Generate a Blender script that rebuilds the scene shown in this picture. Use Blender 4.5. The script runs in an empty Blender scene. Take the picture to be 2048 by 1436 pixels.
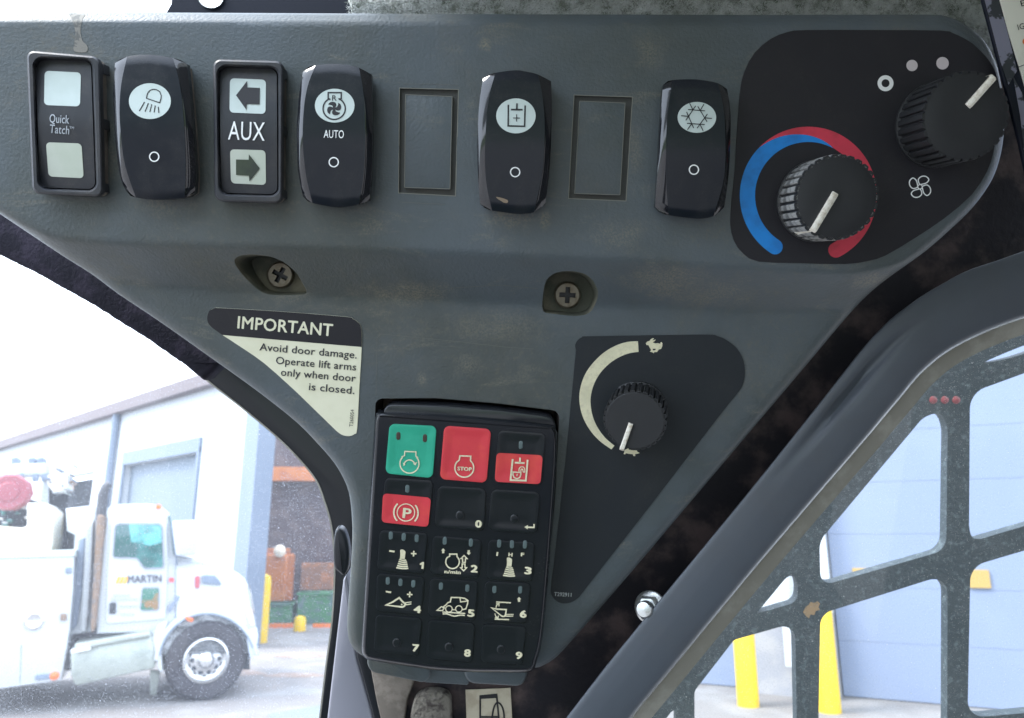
import bpy, bmesh, math, random
import numpy as np
from mathutils import Vector, Matrix
from mathutils.geometry import delaunay_2d_cdt
R = math.radians
scene = bpy.context.scene
col = scene.collection

# ------------------------------------------------------------------ camera, world, sun, exposure
F = 1479.0                       # focal length in photograph pixels
PITCH = R(13.75)
cam_data = bpy.data.cameras.new('camera')
cam_data.lens = 26.0; cam_data.sensor_width = 36.0
cam_data.clip_start = 0.01; cam_data.clip_end = 500
cam_data.dof.use_dof = True
cam_data.dof.focus_distance = 0.247
cam_data.dof.aperture_fstop = 26
cam = bpy.data.objects.new('camera', cam_data); col.objects.link(cam)
CAMPOS = Vector((0, 0, 1.8))
K = Matrix.Translation(CAMPOS) @ Matrix.Rotation(R(90) + PITCH, 4, 'X')
cam.matrix_world = K
scene.camera = cam

SUN_EL, SUN_AZ = R(50), R(-105)   # from the left, softened by cloud
world = bpy.data.worlds.new("World"); scene.world = world; world.use_nodes = True
wn = world.node_tree
bg = wn.nodes['Background']
sky = wn.nodes.new('ShaderNodeTexSky'); sky.sky_type = 'NISHITA'
sky.sun_disc = False; sky.sun_elevation = SUN_EL; sky.sun_rotation = SUN_AZ
sky.air_density = 1.0; sky.dust_density = 1.5; sky.ozone_density = 1.5
wtc = wn.nodes.new('ShaderNodeTexCoord'); cl1 = wn.nodes.new('ShaderNodeTexNoise'); cl1.inputs['Scale'].default_value = 2.2; cl1.inputs['Detail'].default_value = 7
clm = wn.nodes.new('ShaderNodeMapRange'); clm.inputs[1].default_value = .25; clm.inputs[2].default_value = .50; clm.inputs[3].default_value = .62; clm.inputs[4].default_value = .97
wmx = wn.nodes.new('ShaderNodeMix'); wmx.data_type = 'RGBA'; wmx.inputs['B'].default_value = (6.3, 7.2, 8.6, 1)   # thin bright cloud over the whole sky
wn.links.new(wtc.outputs['Generated'], cl1.inputs['Vector']); wn.links.new(cl1.outputs['Fac'], clm.inputs[0]); wn.links.new(clm.outputs[0], wmx.inputs['Factor'])
wn.links.new(sky.outputs['Color'], wmx.inputs['A']); wn.links.new(wmx.outputs['Result'], bg.inputs['Color'])
bg.inputs['Strength'].default_value = 0.15
sun_data = bpy.data.lights.new('sun', 'SUN'); sun_data.energy = 1.2; sun_data.angle = R(20)
sun_data.color = (1.0, 0.96, 0.9)
sun = bpy.data.objects.new('sun', sun_data); col.objects.link(sun)
sd = Vector((math.sin(SUN_AZ) * math.cos(SUN_EL), math.cos(SUN_AZ) * math.cos(SUN_EL), math.sin(SUN_EL)))
sun.rotation_euler = sd.to_track_quat('Z', 'Y').to_euler()
sun.location = (-3, -3, 8)
scene.view_settings.view_transform = 'Standard'; scene.view_settings.look = 'None'
scene.view_settings.gamma = 1.0
scene.view_settings.exposure = 2.0
scene.cycles.max_bounces = 8
scene.cycles.transparent_max_bounces = 12

# ------------------------------------------------------------------ tracing helpers
def ray(px, py):
    return (K.to_3x3() @ Vector(((px - 1024) / F, (718 - py) / F, -1.0)))

def ground(px, py, z=0.0):
    r = ray(px, py); t = (z - CAMPOS.z) / r.z
    return CAMPOS + r * t

class Frame:
    """A working plane in the place: origin, U (right), V (up), W (towards the viewer)."""
    def __init__(s, O, U, V):
        s.O = Vector(O); s.U = Vector(U).normalized()
        s.W = s.U.cross(Vector(V)).normalized(); s.V = s.W.cross(s.U).normalized()
        m = Matrix((s.U, s.V, s.W)).transposed().to_4x4(); m.translation = s.O
        s.M = m
    def uv(s, px, py, h=0.0):
        if callable(h): h = h(px, py)
        r = ray(px, py)
        t = ((s.O - CAMPOS).dot(s.W) + h) / r.dot(s.W)
        p = CAMPOS + r * t - s.O
        return (p.dot(s.U), p.dot(s.V), h)
    def at(s, px, py, h=0.0):
        if callable(h): h = h(px, py)
        u, v, w = s.uv(px, py, h)
        return Frame(s.O + s.U * u + s.V * v + s.W * w, s.U, s.V)
    def local(s, u, v, w=0.0):
        return s.O + s.U * u + s.V * v + s.W * w
    def tilt(s, rx, ry):
        m = (Matrix.Rotation(rx, 3, s.U) @ Matrix.Rotation(ry, 3, s.V))
        return Frame(s.O, m @ s.U, m @ s.V)

def camframe(depth, k=0.0, kx=0.0):
    """plane facing the viewer at a depth; k tips its lower edge away, kx its right edge away"""
    R3 = K.to_3x3()
    return Frame(K @ Vector((0, 0, -depth)), R3 @ Vector((1, 0, -kx)), R3 @ Vector((0, 1, k)))

def signed(poly):
    a = 0
    for i in range(len(poly)):
        x0, y0 = poly[i]; x1, y1 = poly[(i + 1) % len(poly)]
        a += x0 * y1 - x1 * y0
    return a / 2

def rpoly(pts, r, n=5):
    """polygon with rounded corners; r one number or one per corner"""
    out = []; N = len(pts)
    for i, p in enumerate(pts):
        rr = r[i] if isinstance(r, (list, tuple)) else r
        a = Vector(pts[i - 1]); b = Vector(p); c = Vector(pts[(i + 1) % N])
        if rr <= 0: out.append(tuple(b)); continue
        da = (a - b); dc = (c - b)
        la = min(rr, da.length * .48); lc = min(rr, dc.length * .48)
        p0 = b + da.normalized() * la; p2 = b + dc.normalized() * lc
        for k in range(n + 1):
            t = k / n
            # blend of quadratic and circle-ish weights
            w = 0.7071 * 2 * t * (1 - t); q0 = (1 - t) ** 2; q2 = t * t; s_ = q0 + w + q2
            q = (p0 * q0 + b * w + p2 * q2) / s_
            out.append((q.x, q.y))
    return out

def spl(pts, n=4, closed=True):
    out = []; N = len(pts)
    rng = range(N) if closed else range(N - 1)
    g = (lambda i: pts[i % N]) if closed else (lambda i: pts[max(0, min(N - 1, i))])
    for i in rng:
        p0, p1, p2, p3 = g(i - 1), g(i), g(i + 1), g(i + 2)
        for k in range(n):
            t = k / n
            out.append(tuple(0.5 * (2 * p1[j] + (p2[j] - p0[j]) * t + (2 * p0[j] - 5 * p1[j] + 4 * p2[j] - p3[j]) * t * t
                                    + (3 * p1[j] - p0[j] - 3 * p2[j] + p3[j]) * t ** 3) for j in (0, 1)))
    if not closed: out.append(tuple(pts[-1]))
    return out

def ell(cx, cy, rx, ry=None, n=32, a0=0.0, a1=360.0):
    ry = rx if ry is None else ry
    full = abs(a1 - a0) >= 359.9
    m = n if full else n + 1
    return [(cx + rx * math.cos(R(a0 + (a1 - a0) * i / n)), cy - ry * math.sin(R(a0 + (a1 - a0) * i / n))) for i in range(m)]

def inset(poly, d):
    """move every corner inwards by d (px)"""
    s = 1 if signed(poly) > 0 else -1
    out = []; N = len(poly)
    for i in range(N):
        a = Vector(poly[i - 1]); b = Vector(poly[i]); c = Vector(poly[(i + 1) % N])
        e0 = (b - a); e1 = (c - b)
        if e0.length < 1e-9: e0 = e1
        if e1.length < 1e-9: e1 = e0
        n0 = Vector((-e0.y, e0.x)).normalized() * s; n1 = Vector((-e1.y, e1.x)).normalized() * s
        m = (n0 + n1)
        if m.length < 1e-6: m = n0
        m.normalize(); c_ = max(0.35, m.dot(n0))
        q = b + m * (d / c_)
        out.append((q.x, q.y))
    return out

def hadd(h, o):
    return (lambda x, y: h(x, y) + o) if callable(h) else h + o

class MB:
    """mesh builder in a frame's local space; everything given in traced px + height"""
    def __init__(s, fr, h0=0.0): s.f = fr; s.v = []; s.q = []; s.flip = False
    def P(s, px, py, h): s.v.append(s.f.uv(px, py, h)); return len(s.v) - 1
    def L(s, x, y, z): s.v.append((x, y, z)); return len(s.v) - 1
    def ringpx(s, poly, h, ref=None):
        """ring of corners at height h; ref = the height at which the outline was traced (walls then run straight down)"""
        if ref is None: return [s.P(x, y, h) for x, y in poly]
        out = []
        for x, y in poly:
            u, v, _ = s.f.uv(x, y, ref); out.append(s.L(u, v, h(x, y) if callable(h) else h))
        return out
    def join(s, a, b, closed=True):
        n = len(a)
        for i in range(n if closed else n - 1):
            j = (i + 1) % n
            s.q.append((a[i], a[j], b[j], b[i]))
    def sheet(s, poly, h):
        r = s.ringpx(poly, h); s.q.append(tuple(r)); return s
    def prism(s, poly, h0, h1, bev=0.0, bh=None, segs=3, back=False):
        """poly from h0 up to h1 with its top edge rounded over bev px / bh metres"""
        if bh is None: bh = bev * 0.00017
        hs = h0
        rings = [s.ringpx(poly, h0, h1)]
        if bev > 0:
            for k in range(segs + 1):
                a = (math.pi / 2) * k / segs
                rings.append(s.ringpx(inset(poly, bev * (1 - math.cos(a))), hadd(h1, -bh * (1 - math.sin(a))), h1))
        else:
            rings.append(s.ringpx(poly, h1))
        for a, b in zip(rings, rings[1:]): s.join(a, b)
        s.q.append(tuple(rings[-1]))
        if back: s.q.append(tuple(reversed(rings[0])))
        return s
    def stroke(s, pts, w, h, closed=False, th=0.0):
        """flat printed line of width w px"""
        if closed and pts[0] == pts[-1]: pts = pts[:-1]
        N = len(pts); L_, R_ = [], []
        for i in range(N):
            b = Vector(pts[i])
            a = Vector(pts[i - 1]) if (i > 0 or closed) else b
            c = Vector(pts[(i + 1) % N]) if (i < N - 1 or closed) else b
            d0 = (b - a) if (b - a).length > 1e-9 else (c - b)
            d1 = (c - b) if (c - b).length > 1e-9 else d0
            n0 = Vector((-d0.y, d0.x)).normalized(); n1 = Vector((-d1.y, d1.x)).normalized()
            m = n0 + n1
            m = m.normalized() if m.length > 1e-6 else n0
            k = (w / 2) / max(0.45, m.dot(n0))
            L_.append(s.P(b.x + m.x * k, b.y + m.y * k, h)); R_.append(s.P(b.x - m.x * k, b.y - m.y * k, h))
        for i in range(N if closed else N - 1):
            j = (i + 1) % N
            s.q.append((L_[i], L_[j], R_[j], R_[i]))
        return s
    def holed(s, outer, holes, h0, h1, wall=True, bev=0.0):
        """plate with openings: top face at h1, walls down to h0 round the rim and every opening"""
        pts = [Vector(p) for p in outer]; faces = [list(range(len(outer)))]
        edges = [(i, (i + 1) % len(outer)) for i in range(len(outer))]
        o = len(outer)
        for hl in holes:
            pts += [Vector(p) for p in hl]
            edges += [(o + i, o + (i + 1) % len(hl)) for i in range(len(hl))]
            o += len(hl)
        vs, es, fs, *_ = delaunay_2d_cdt(pts, edges, [], 0, 1e-5)
        idx = [s.P(v.x, v.y, h1) for v in vs]
        for f in fs:
            cx = sum(vs[i].x for i in f) / len(f); cy = sum(vs[i].y for i in f) / len(f)
            if inside(outer, cx, cy) and not any(inside(hl, cx, cy) for hl in holes):
                s.q.append(tuple(idx[i] for i in f))
        if wall:
            for lp in [outer] + holes:
                s.join(s.ringpx(lp, h0, h1), s.ringpx(lp, h1))
        return s
    def box(s, x0, x1, y0, y1, z0, z1, ch=0.0):
        if ch <= 0:
            c = [s.L(x, y, z) for z in (z0, z1) for y in (y0, y1) for x in (x0, x1)]
            s.q += [(c[0], c[2], c[3], c[1]), (c[4], c[5], c[7], c[6]), (c[0], c[1], c[5], c[4]), (c[1], c[3], c[7], c[5]), (c[3], c[2], c[6], c[7]), (c[2], c[0], c[4], c[6])]
        else:
            def rr(d, z):
                x_0, x_1, y_0, y_1 = x0 + d, x1 - d, y0 + d, y1 - d
                return [s.L(*p) for p in ((x_0 + ch, y_0, z), (x_1 - ch, y_0, z), (x_1, y_0 + ch, z), (x_1, y_1 - ch, z), (x_1 - ch, y_1, z), (x_0 + ch, y_1, z), (x_0, y_1 - ch, z), (x_0, y_0 + ch, z))]
            rs = [rr(ch * .6, z0), rr(0, z0 + ch * .6), rr(0, z1 - ch * .6), rr(ch * .6, z1)]
            for a, b in zip(rs, rs[1:]): s.join(a, b)
            s.q.append(tuple(reversed(rs[0]))); s.q.append(tuple(rs[-1]))
        return s
    def lathe(s, prof, n=32, c=(0, 0), wob=None):
        """profile [(r,z)...] round the frame's W axis at c"""
        rings = []
        for r, z in prof:
            rings.append([s.L(c[0] + r * (wob(i / n, r) if wob else 1) * math.cos(2 * math.pi * i / n), c[1] + r * (wob(i / n, r) if wob else 1) * math.sin(2 * math.pi * i / n), z) for i in range(n)])
        for a, b in zip(rings, rings[1:]): s.join(a, b)
        s.q.append(tuple(rings[-1]))
        return s
    def tube(s, path, rad, n=8):
        path = [Vector(p) for p in path]; rings = []
        for i, p in enumerate(path):
            t = (path[min(i + 1, len(path) - 1)] - path[max(i - 1, 0)]).normalized()
            a = Vector((0, 0, 1)) if abs(t.z) < 0.9 else Vector((1, 0, 0))
            x = t.cross(a).normalized(); y = t.cross(x)
            r = rad[i] if isinstance(rad, (list, tuple)) else rad
            rings.append([s.L(*(p + x * r * math.cos(2 * math.pi * k / n) + y * r * math.sin(2 * math.pi * k / n))) for k in range(n)])
        for a, b in zip(rings, rings[1:]): s.join(a, b)
        s.q.append(tuple(reversed(rings[0]))); s.q.append(tuple(rings[-1]))
        return s
    def text(s, txt, p0, p1, cap, h, bold=0.0):
        """flat lettering from p0 to p1 along the baseline, capitals cap px high"""
        vs, fs, x0, x1 = glyphs(txt, 0.0)
        d = Vector(p1) - Vector(p0); L = d.length; dn = d.normalized(); up = Vector((dn.y, -dn.x))
        b = bold * .8
        for k, (sx, sy) in enumerate([(0, 0)] if not bold else [(-b, 0), (b, 0), (0, b), (0, -b), (-b * .7, b * .7), (b * .7, -b * .7)]):
            o = len(s.v)
            for (x, y) in vs:
                q = Vector(p0) + d * ((x + sx * 1.2 - x0) / (x1 - x0)) + up * ((y + sy) / CAPH * cap)
                s.P(q.x, q.y, hadd(h, k * .000006))
            s.q += [tuple(i + o for i in f) for f in fs]
        return s
    def build(s, name, mat, parent=None, smooth=True, ang=35, face=False):
        me = bpy.data.meshes.new(name); me.from_pydata(s.v, [], s.q); me.update()
        bm = bmesh.new(); bm.from_mesh(me)
        if face:
            for f in bm.faces:
                if f.normal.z < 0: f.normal_flip()
        else:
            bmesh.ops.recalc_face_normals(bm, faces=bm.faces)
        bm.to_mesh(me); bm.free()
        if smooth:
            me.shade_smooth()
            me.set_sharp_from_angle(angle=R(ang))
        me.materials.append(mat)
        o = bpy.data.objects.new(name, me); col.objects.link(o)
        if parent is None: o.matrix_world = s.f.M
        else:
            o.parent = parent
            o.matrix_basis = parent_world(parent).inverted() @ s.f.M
        o['_w'] = [x for r_ in s.f.M for x in r_]
        return o

def parent_world(o):
    w = o['_w']; return Matrix((w[0:4], w[4:8], w[8:12], w[12:16]))

def inside(poly, x, y):
    c = False; j = len(poly) - 1
    for i in range(len(poly)):
        xi, yi = poly[i]; xj, yj = poly[j]
        if (yi > y) != (yj > y) and x < (xj - xi) * (y - yi) / (yj - yi) + xi: c = not c
        j = i
    return c

_g = {}
def glyphs(txt, bold):
    k = (txt, bold)
    if k in _g: return _g[k]
    cu = bpy.data.curves.new('t', 'FONT'); cu.body = txt; cu.size = 1.0; cu.resolution_u = 3; cu.offset = bold
    cu.fill_mode = 'BOTH'; cu.space_character = 1.04
    ob = bpy.data.objects.new('t', cu); col.objects.link(ob)
    dg = bpy.context.evaluated_depsgraph_get()
    me = bpy.data.meshes.new_from_object(ob.evaluated_get(dg))
    vs = [(v.co.x, v.co.y) for v in me.vertices]; fs = [tuple(p.vertices) for p in me.polygons]
    bpy.data.objects.remove(ob); bpy.data.curves.remove(cu); bpy.data.meshes.remove(me)
    x0 = min(v[0] for v in vs); x1 = max(v[0] for v in vs)
    _g[k] = (vs, fs, x0, x1); return _g[k]
CAPH = 1.0
_v = glyphs('H', 0.0)[0]; CAPH = max(v[1] for v in _v)

def thing(name, label, cat, fr, group=None, kind=None):
    o = bpy.data.objects.new(name, None); col.objects.link(o); o.empty_display_size = 0.01
    o.matrix_world = fr.M; o['_w'] = [x for r_ in fr.M for x in r_]
    return tag(o, label, cat, group, kind)
def tag(o, label=None, cat=None, group=None, kind=None):
    if label: o['label'] = label
    if cat: o['category'] = cat
    if group: o['group'] = group
    if kind: o['kind'] = kind
    return o

# ------------------------------------------------------------------ materials
def mat(name, base, rough=0.5, metal=0.0, spec=0.5, grain=None, gstr=0.2, gdist=0.0002, var=None, vscale=30, vlo=.45, vhi=.65,
        dust=None, dcol=(0.16, 0.13, 0.095), dscale=60, coat=0.0, vdetail=6, rvar=0.0, emit=None, fine=None):
    m = bpy.data.materials.new(name); m.use_nodes = True; nt = m.node_tree; N = nt.nodes; Lk = nt.links
    b = N['Principled BSDF']
    b.inputs['Roughness'].default_value = rough; b.inputs['Metallic'].default_value = metal
    b.inputs['Specular IOR Level'].default_value = spec
    b.inputs['Coat Weight'].default_value = coat; b.inputs['Coat Roughness'].default_value = 0.08
    b.inputs['Base Color'].default_value = (*base, 1)
    tc = N.new('ShaderNodeTexCoord'); src = None
    def noise(scale, det=5, r=.6, dist=0.0):
        n = N.new('ShaderNodeTexNoise'); n.inputs['Scale'].default_value = scale; n.inputs['Detail'].default_value = det
        n.inputs['Roughness'].default_value = r; n.inputs['Distortion'].default_value = dist
        Lk.new(tc.outputs['Object'], n.inputs['Vector']); return n
    def ramp(n, lo, hi, out='Fac'):
        r = N.new('ShaderNodeMapRange'); r.inputs['From Min'].default_value = lo; r.inputs['From Max'].default_value = hi
        r.interpolation_type = 'SMOOTHSTEP'; Lk.new(n.outputs[out], r.inputs['Value']); return r
    def mix(fac, a, bcol):
        x = N.new('ShaderNodeMix'); x.data_type = 'RGBA'; Lk.new(fac, x.inputs['Factor'])
        if isinstance(a, tuple): x.inputs['A'].default_value = (*a, 1)
        else: Lk.new(a, x.inputs['A'])
        if isinstance(bcol, tuple): x.inputs['B'].default_value = (*bcol, 1)
        else: Lk.new(bcol, x.inputs['B'])
        return x.outputs['Result']
    cur = base
    if var is not None:
        f = ramp(noise(vscale, vdetail), vlo, vhi); cur = mix(f.outputs[0], cur, var)
    if fine is not None:
        f = ramp(noise(fine[1], 3, .7), .4, .75); cur = mix(f.outputs[0], cur, fine[0])
    if dust:
        big = ramp(noise(dscale, 9, .68, .5), .44, .74)
        sp = ramp(noise(dscale * 28, 3, .7), .5, .68)
        mu = N.new('ShaderNodeMath'); mu.operation = 'MULTIPLY'; Lk.new(big.outputs[0], mu.inputs[0])
        ad = N.new('ShaderNodeMath'); ad.operation = 'MULTIPLY_ADD'; Lk.new(sp.outputs[0], ad.inputs[0]); ad.inputs[1].default_value = .65; ad.inputs[2].default_value = .35
        Lk.new(ad.outputs[0], mu.inputs[1])
        m2 = N.new('ShaderNodeMath'); m2.operation = 'MULTIPLY'; Lk.new(mu.outputs[0], m2.inputs[0]); m2.inputs[1].default_value = dust
        cur = mix(m2.outputs[0], cur, dcol)
        rr = N.new('ShaderNodeMath'); rr.operation = 'MULTIPLY_ADD'; Lk.new(m2.outputs[0], rr.inputs[0]); rr.inputs[1].default_value = (0.95 - rough); rr.inputs[2].default_value = rough
        Lk.new(rr.outputs[0], b.inputs['Roughness'])
    if not isinstance(cur, tuple): Lk.new(cur, b.inputs['Base Color'])
    if grain:
        n = noise(grain, 2, .55)
        bu = N.new('ShaderNodeBump'); bu.inputs['Strength'].default_value = gstr; bu.inputs['Distance'].default_value = gdist
        Lk.new(n.outputs['Fac'], bu.inputs['Height']); Lk.new(bu.outputs[0], b.inputs['Normal'])
    if emit:
        b.inputs['Emission Color'].default_value = (*emit, 1); b.inputs['Emission Strength'].default_value = 1
    return m

M = {}
M['console'] = mat('console_plastic', (0.084, 0.103, 0.115), .44, grain=1000, gstr=.55, gdist=.0003, var=(0.060, 0.071, 0.068), vscale=11, vlo=.40, vhi=.64, vdetail=9, dust=.6, dcol=(.165, .15, .11), dscale=17)
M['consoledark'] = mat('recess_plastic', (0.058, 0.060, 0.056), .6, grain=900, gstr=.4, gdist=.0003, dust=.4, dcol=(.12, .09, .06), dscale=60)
M['bezel'] = mat('bezel_plastic', (0.022, 0.024, 0.030), .42, grain=1400, gstr=.2, dust=.5, dcol=(.13, .11, .085), dscale=90)
M['matte'] = mat('matte_rocker', (0.006, 0.009, 0.015), .28, spec=.35, grain=2500, gstr=.1, dust=.25, dcol=(.10, .095, .085), dscale=70)
M['gloss'] = mat('gloss_rocker', (0.010, 0.011, 0.014), .09, spec=.6, dust=.15, dscale=90)
M['dusty'] = mat('dusty_side', (0.14, 0.12, 0.10), .8, grain=1500, gstr=.3, var=(.22, .19, .16), vscale=120)
M['paledust'] = mat('pale_dusty_side', (0.19, 0.20, 0.19), .8, grain=1500, gstr=.3, var=(.12, .12, .11), vscale=120)
M['lens'] = mat('pale_legend', (0.58, 0.66, 0.63), .35, var=(.53, .61, .57), vscale=60)  # even pale colour of the legend windows
M['lensgreen'] = mat('legend_window_greenish', (0.56, 0.60, 0.51), .35, var=(.51, .56, .46), vscale=60)  # greener tone of the lower legend windows
M['ink'] = mat('black_ink', (0.014, 0.014, 0.018), .5)
M['white'] = mat('white_print', (0.88, 0.89, 0.87), .5)
M['cream'] = mat('cream_print', (0.80, 0.75, 0.52), .5, var=(.70, .66, .45), vscale=120, fine=((.66, .61, .42), 900))
M['greenink'] = mat('greenish_dark_arrow', (0.045, 0.062, 0.036), .5, var=(.03, .04, .03), vscale=90)  # greener tone of the lower arrow
M['decal'] = mat('black_decal', (0.018, 0.017, 0.021), .5, spec=.3, grain=3000, gstr=.12, dust=.22, dcol=(.09, .08, .065), dscale=45)
M['decal2'] = mat('dark_decal', (0.020, 0.024, 0.028), .5, spec=.3, grain=3000, gstr=.12, dust=.25, dcol=(.09, .085, .065), dscale=40)
M['labelcream'] = mat('cream_label', (0.78, 0.76, 0.57), .5, var=(.72, .70, .51), vscale=60)
M['blue'] = mat('blue_print', (0.003, 0.24, 0.70), .45, var=(.004, .18, .55), vscale=90)
M['red'] = mat('red_print', (0.66, 0.038, 0.075), .45, var=(.50, .03, .055), vscale=90)
M['knob'] = mat('knob_rubber', (0.017, 0.018, 0.020), .55, grain=2600, gstr=.15, dust=.18, dcol=(.08, .08, .07), dscale=70)
M['knobdust'] = mat('knob_rubber_dusty', (0.29, 0.29, 0.275), .7, grain=1600, gstr=.3, var=(.10, .10, .095), vscale=250)
M['pointer'] = mat('pointer_plastic', (0.84, 0.80, 0.70), .45, fine=((.55, .47, .35), 700))
M['keyhouse'] = mat('keypad_housing', (0.012, 0.014, 0.018), .22, grain=1500, gstr=.04, dust=.12, dcol=(.06, .05, .045), dscale=50)
M['key'] = mat('keypad_rubber', (0.010, 0.013, 0.016), .30, grain=1800, gstr=.08, dust=.2, dcol=(.05, .05, .045), dscale=50)
M['keygreen'] = mat('green_key', (0.022, 0.37, 0.235), .45, grain=1800, gstr=.06, var=(.03, .41, .26), vscale=90)
M['keyred'] = mat('red_key', (0.66, 0.046, 0.062), .45, grain=1800, gstr=.06, var=(.70, .07, .06), vscale=90)
M['led'] = mat('led_window', (0.11, 0.15, 0.15), .3)
M['leddark'] = mat('dark_led_window', (0.06, 0.045, 0.035), .3)
M['screw'] = mat('dusty_zinc', (0.20, 0.175, 0.135), .5, metal=.5, grain=1500, gstr=.4, var=(.16, .13, .09), vscale=300)
M['well'] = mat('dusty_well', (0.075, 0.08, 0.06), .75, grain=1200, gstr=.4, var=(.17, .155, .11), vscale=60)
M['cable'] = mat('black_rubber', (0.008, 0.010, 0.014), .35)
M['foam'] = mat('foam_strip', (0.013, 0.012, 0.020), .9, spec=.3, grain=700, gstr=.6, gdist=.0006, var=(.030, .025, .040), vscale=120)
M['pillar'] = mat('rusty_black_paint', (0.014, 0.013, 0.017), .5, spec=.3, grain=350, gstr=.5, gdist=.0006, var=(.085, .062, .060), vscale=48, vlo=.44, vhi=.66, vdetail=10)
M['framepaint'] = mat('grey_frame_paint', (0.088, 0.102, 0.122), .38, grain=1800, gstr=.05, var=(.078, .088, .104), vscale=9, dust=.15, dscale=24)
M['gasket'] = mat('window_gasket', (0.27, 0.26, 0.215), .5, grain=600, gstr=.15, var=(.36, .35, .30), vscale=60)
M['guard'] = mat('guard_paint', (0.030, 0.046, 0.052), .6, grain=400, gstr=.6, gdist=.0006, var=(.10, .13, .13), vscale=260, vlo=.52, vhi=.68)
M['metalgrey'] = mat('lavender_grey_paint', (0.25, 0.25, 0.29), .4, grain=700, gstr=.05, var=(.28, .28, .32), vscale=25)
M['zinc'] = mat('bright_zinc', (0.6, 0.62, 0.62), .3, metal=.9, var=(.4, .4, .38), vscale=300)
M['felt'] = mat('grey_felt', (0.55, 0.57, 0.55), .95, grain=420, gstr=1.0, gdist=.002, var=(.12, .14, .10), vscale=130)
M['black'] = mat('black_bracket', (0.006, 0.008, 0.016), .5, spec=.2, grain=900, gstr=.1)
M['peel'] = mat('peeling_edge', (0.21, 0.21, 0.27), .5, var=(.03, .035, .04), vscale=85, vlo=.52, vhi=.55)
M['sticker'] = mat('cream_sticker', (0.66, 0.65, 0.55), .5, var=(.58, .57, .48), vscale=80)
M['sticker2'] = mat('fuel_sticker', (0.50, 0.45, 0.34), .55, var=(.40, .34, .25), vscale=120)
M['orange'] = mat('orange_print', (.8, .18, .03), .5)
# outside
M['truckwhite'] = mat('white_truck_paint', (0.50, 0.52, 0.53), .25, coat=.3)
M['truckgrey'] = mat('aluminium', (0.40, 0.43, 0.38), .4, metal=.4, var=(.32, .35, .31), vscale=6)
M['chrome'] = mat('polished_wheel', (0.62, 0.62, 0.62), .25, metal=.9)
M['tyre'] = mat('tyre_rubber', (0.030, 0.026, 0.030), .8, grain=60, gstr=.4, gdist=.01)
M['rust'] = mat('rusty_heat_shield', (0.20, 0.125, 0.075), .6, var=(.13, .11, .10), vscale=9)
M['darkglass'] = mat('truck_glass', (0.02, 0.09, 0.085), .08, spec=.6, var=(.05, .22, .20), vscale=2.5)
M['dark'] = mat('dark_gap', (0.018, 0.022, 0.026), .7, var=(.035, .04, .05), vscale=3)
M['wallwhite'] = mat('white_cladding', (0.52, 0.54, 0.56), .6)
M['trim'] = mat('blue_grey_trim', (0.17, 0.21, 0.27), .6)
M['doorblue'] = mat('pale_blue_door', (0.195, 0.235, 0.325), .6, var=(.21, .25, .335), vscale=.7)
M['doorgrey'] = mat('grey_blue_door', (0.17, 0.21, 0.25), .6)
M['concretew'] = mat('concrete_wall', (0.30, 0.30, 0.32), .8, var=(.36, .35, .35), vscale=3)
M['yellow'] = mat('bollard_yellow', (0.80, 0.52, 0.01), .45, var=(.75, .46, .01), vscale=4)
M['brownbay'] = mat('bay_brown', (0.075, 0.055, 0.062), .8, var=(.12, .09, .09), vscale=3)
M['orangepaint'] = mat('orange_paint', (0.50, 0.17, 0.05), .6, var=(.40, .13, .05), vscale=5)
M['greenstuff'] = mat('green_bins', (0.06, 0.20, 0.09), .6, var=(.10, .16, .16), vscale=6)
M['signyellow'] = mat('sign_yellow', (0.42, 0.27, 0.07), .5)

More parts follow.
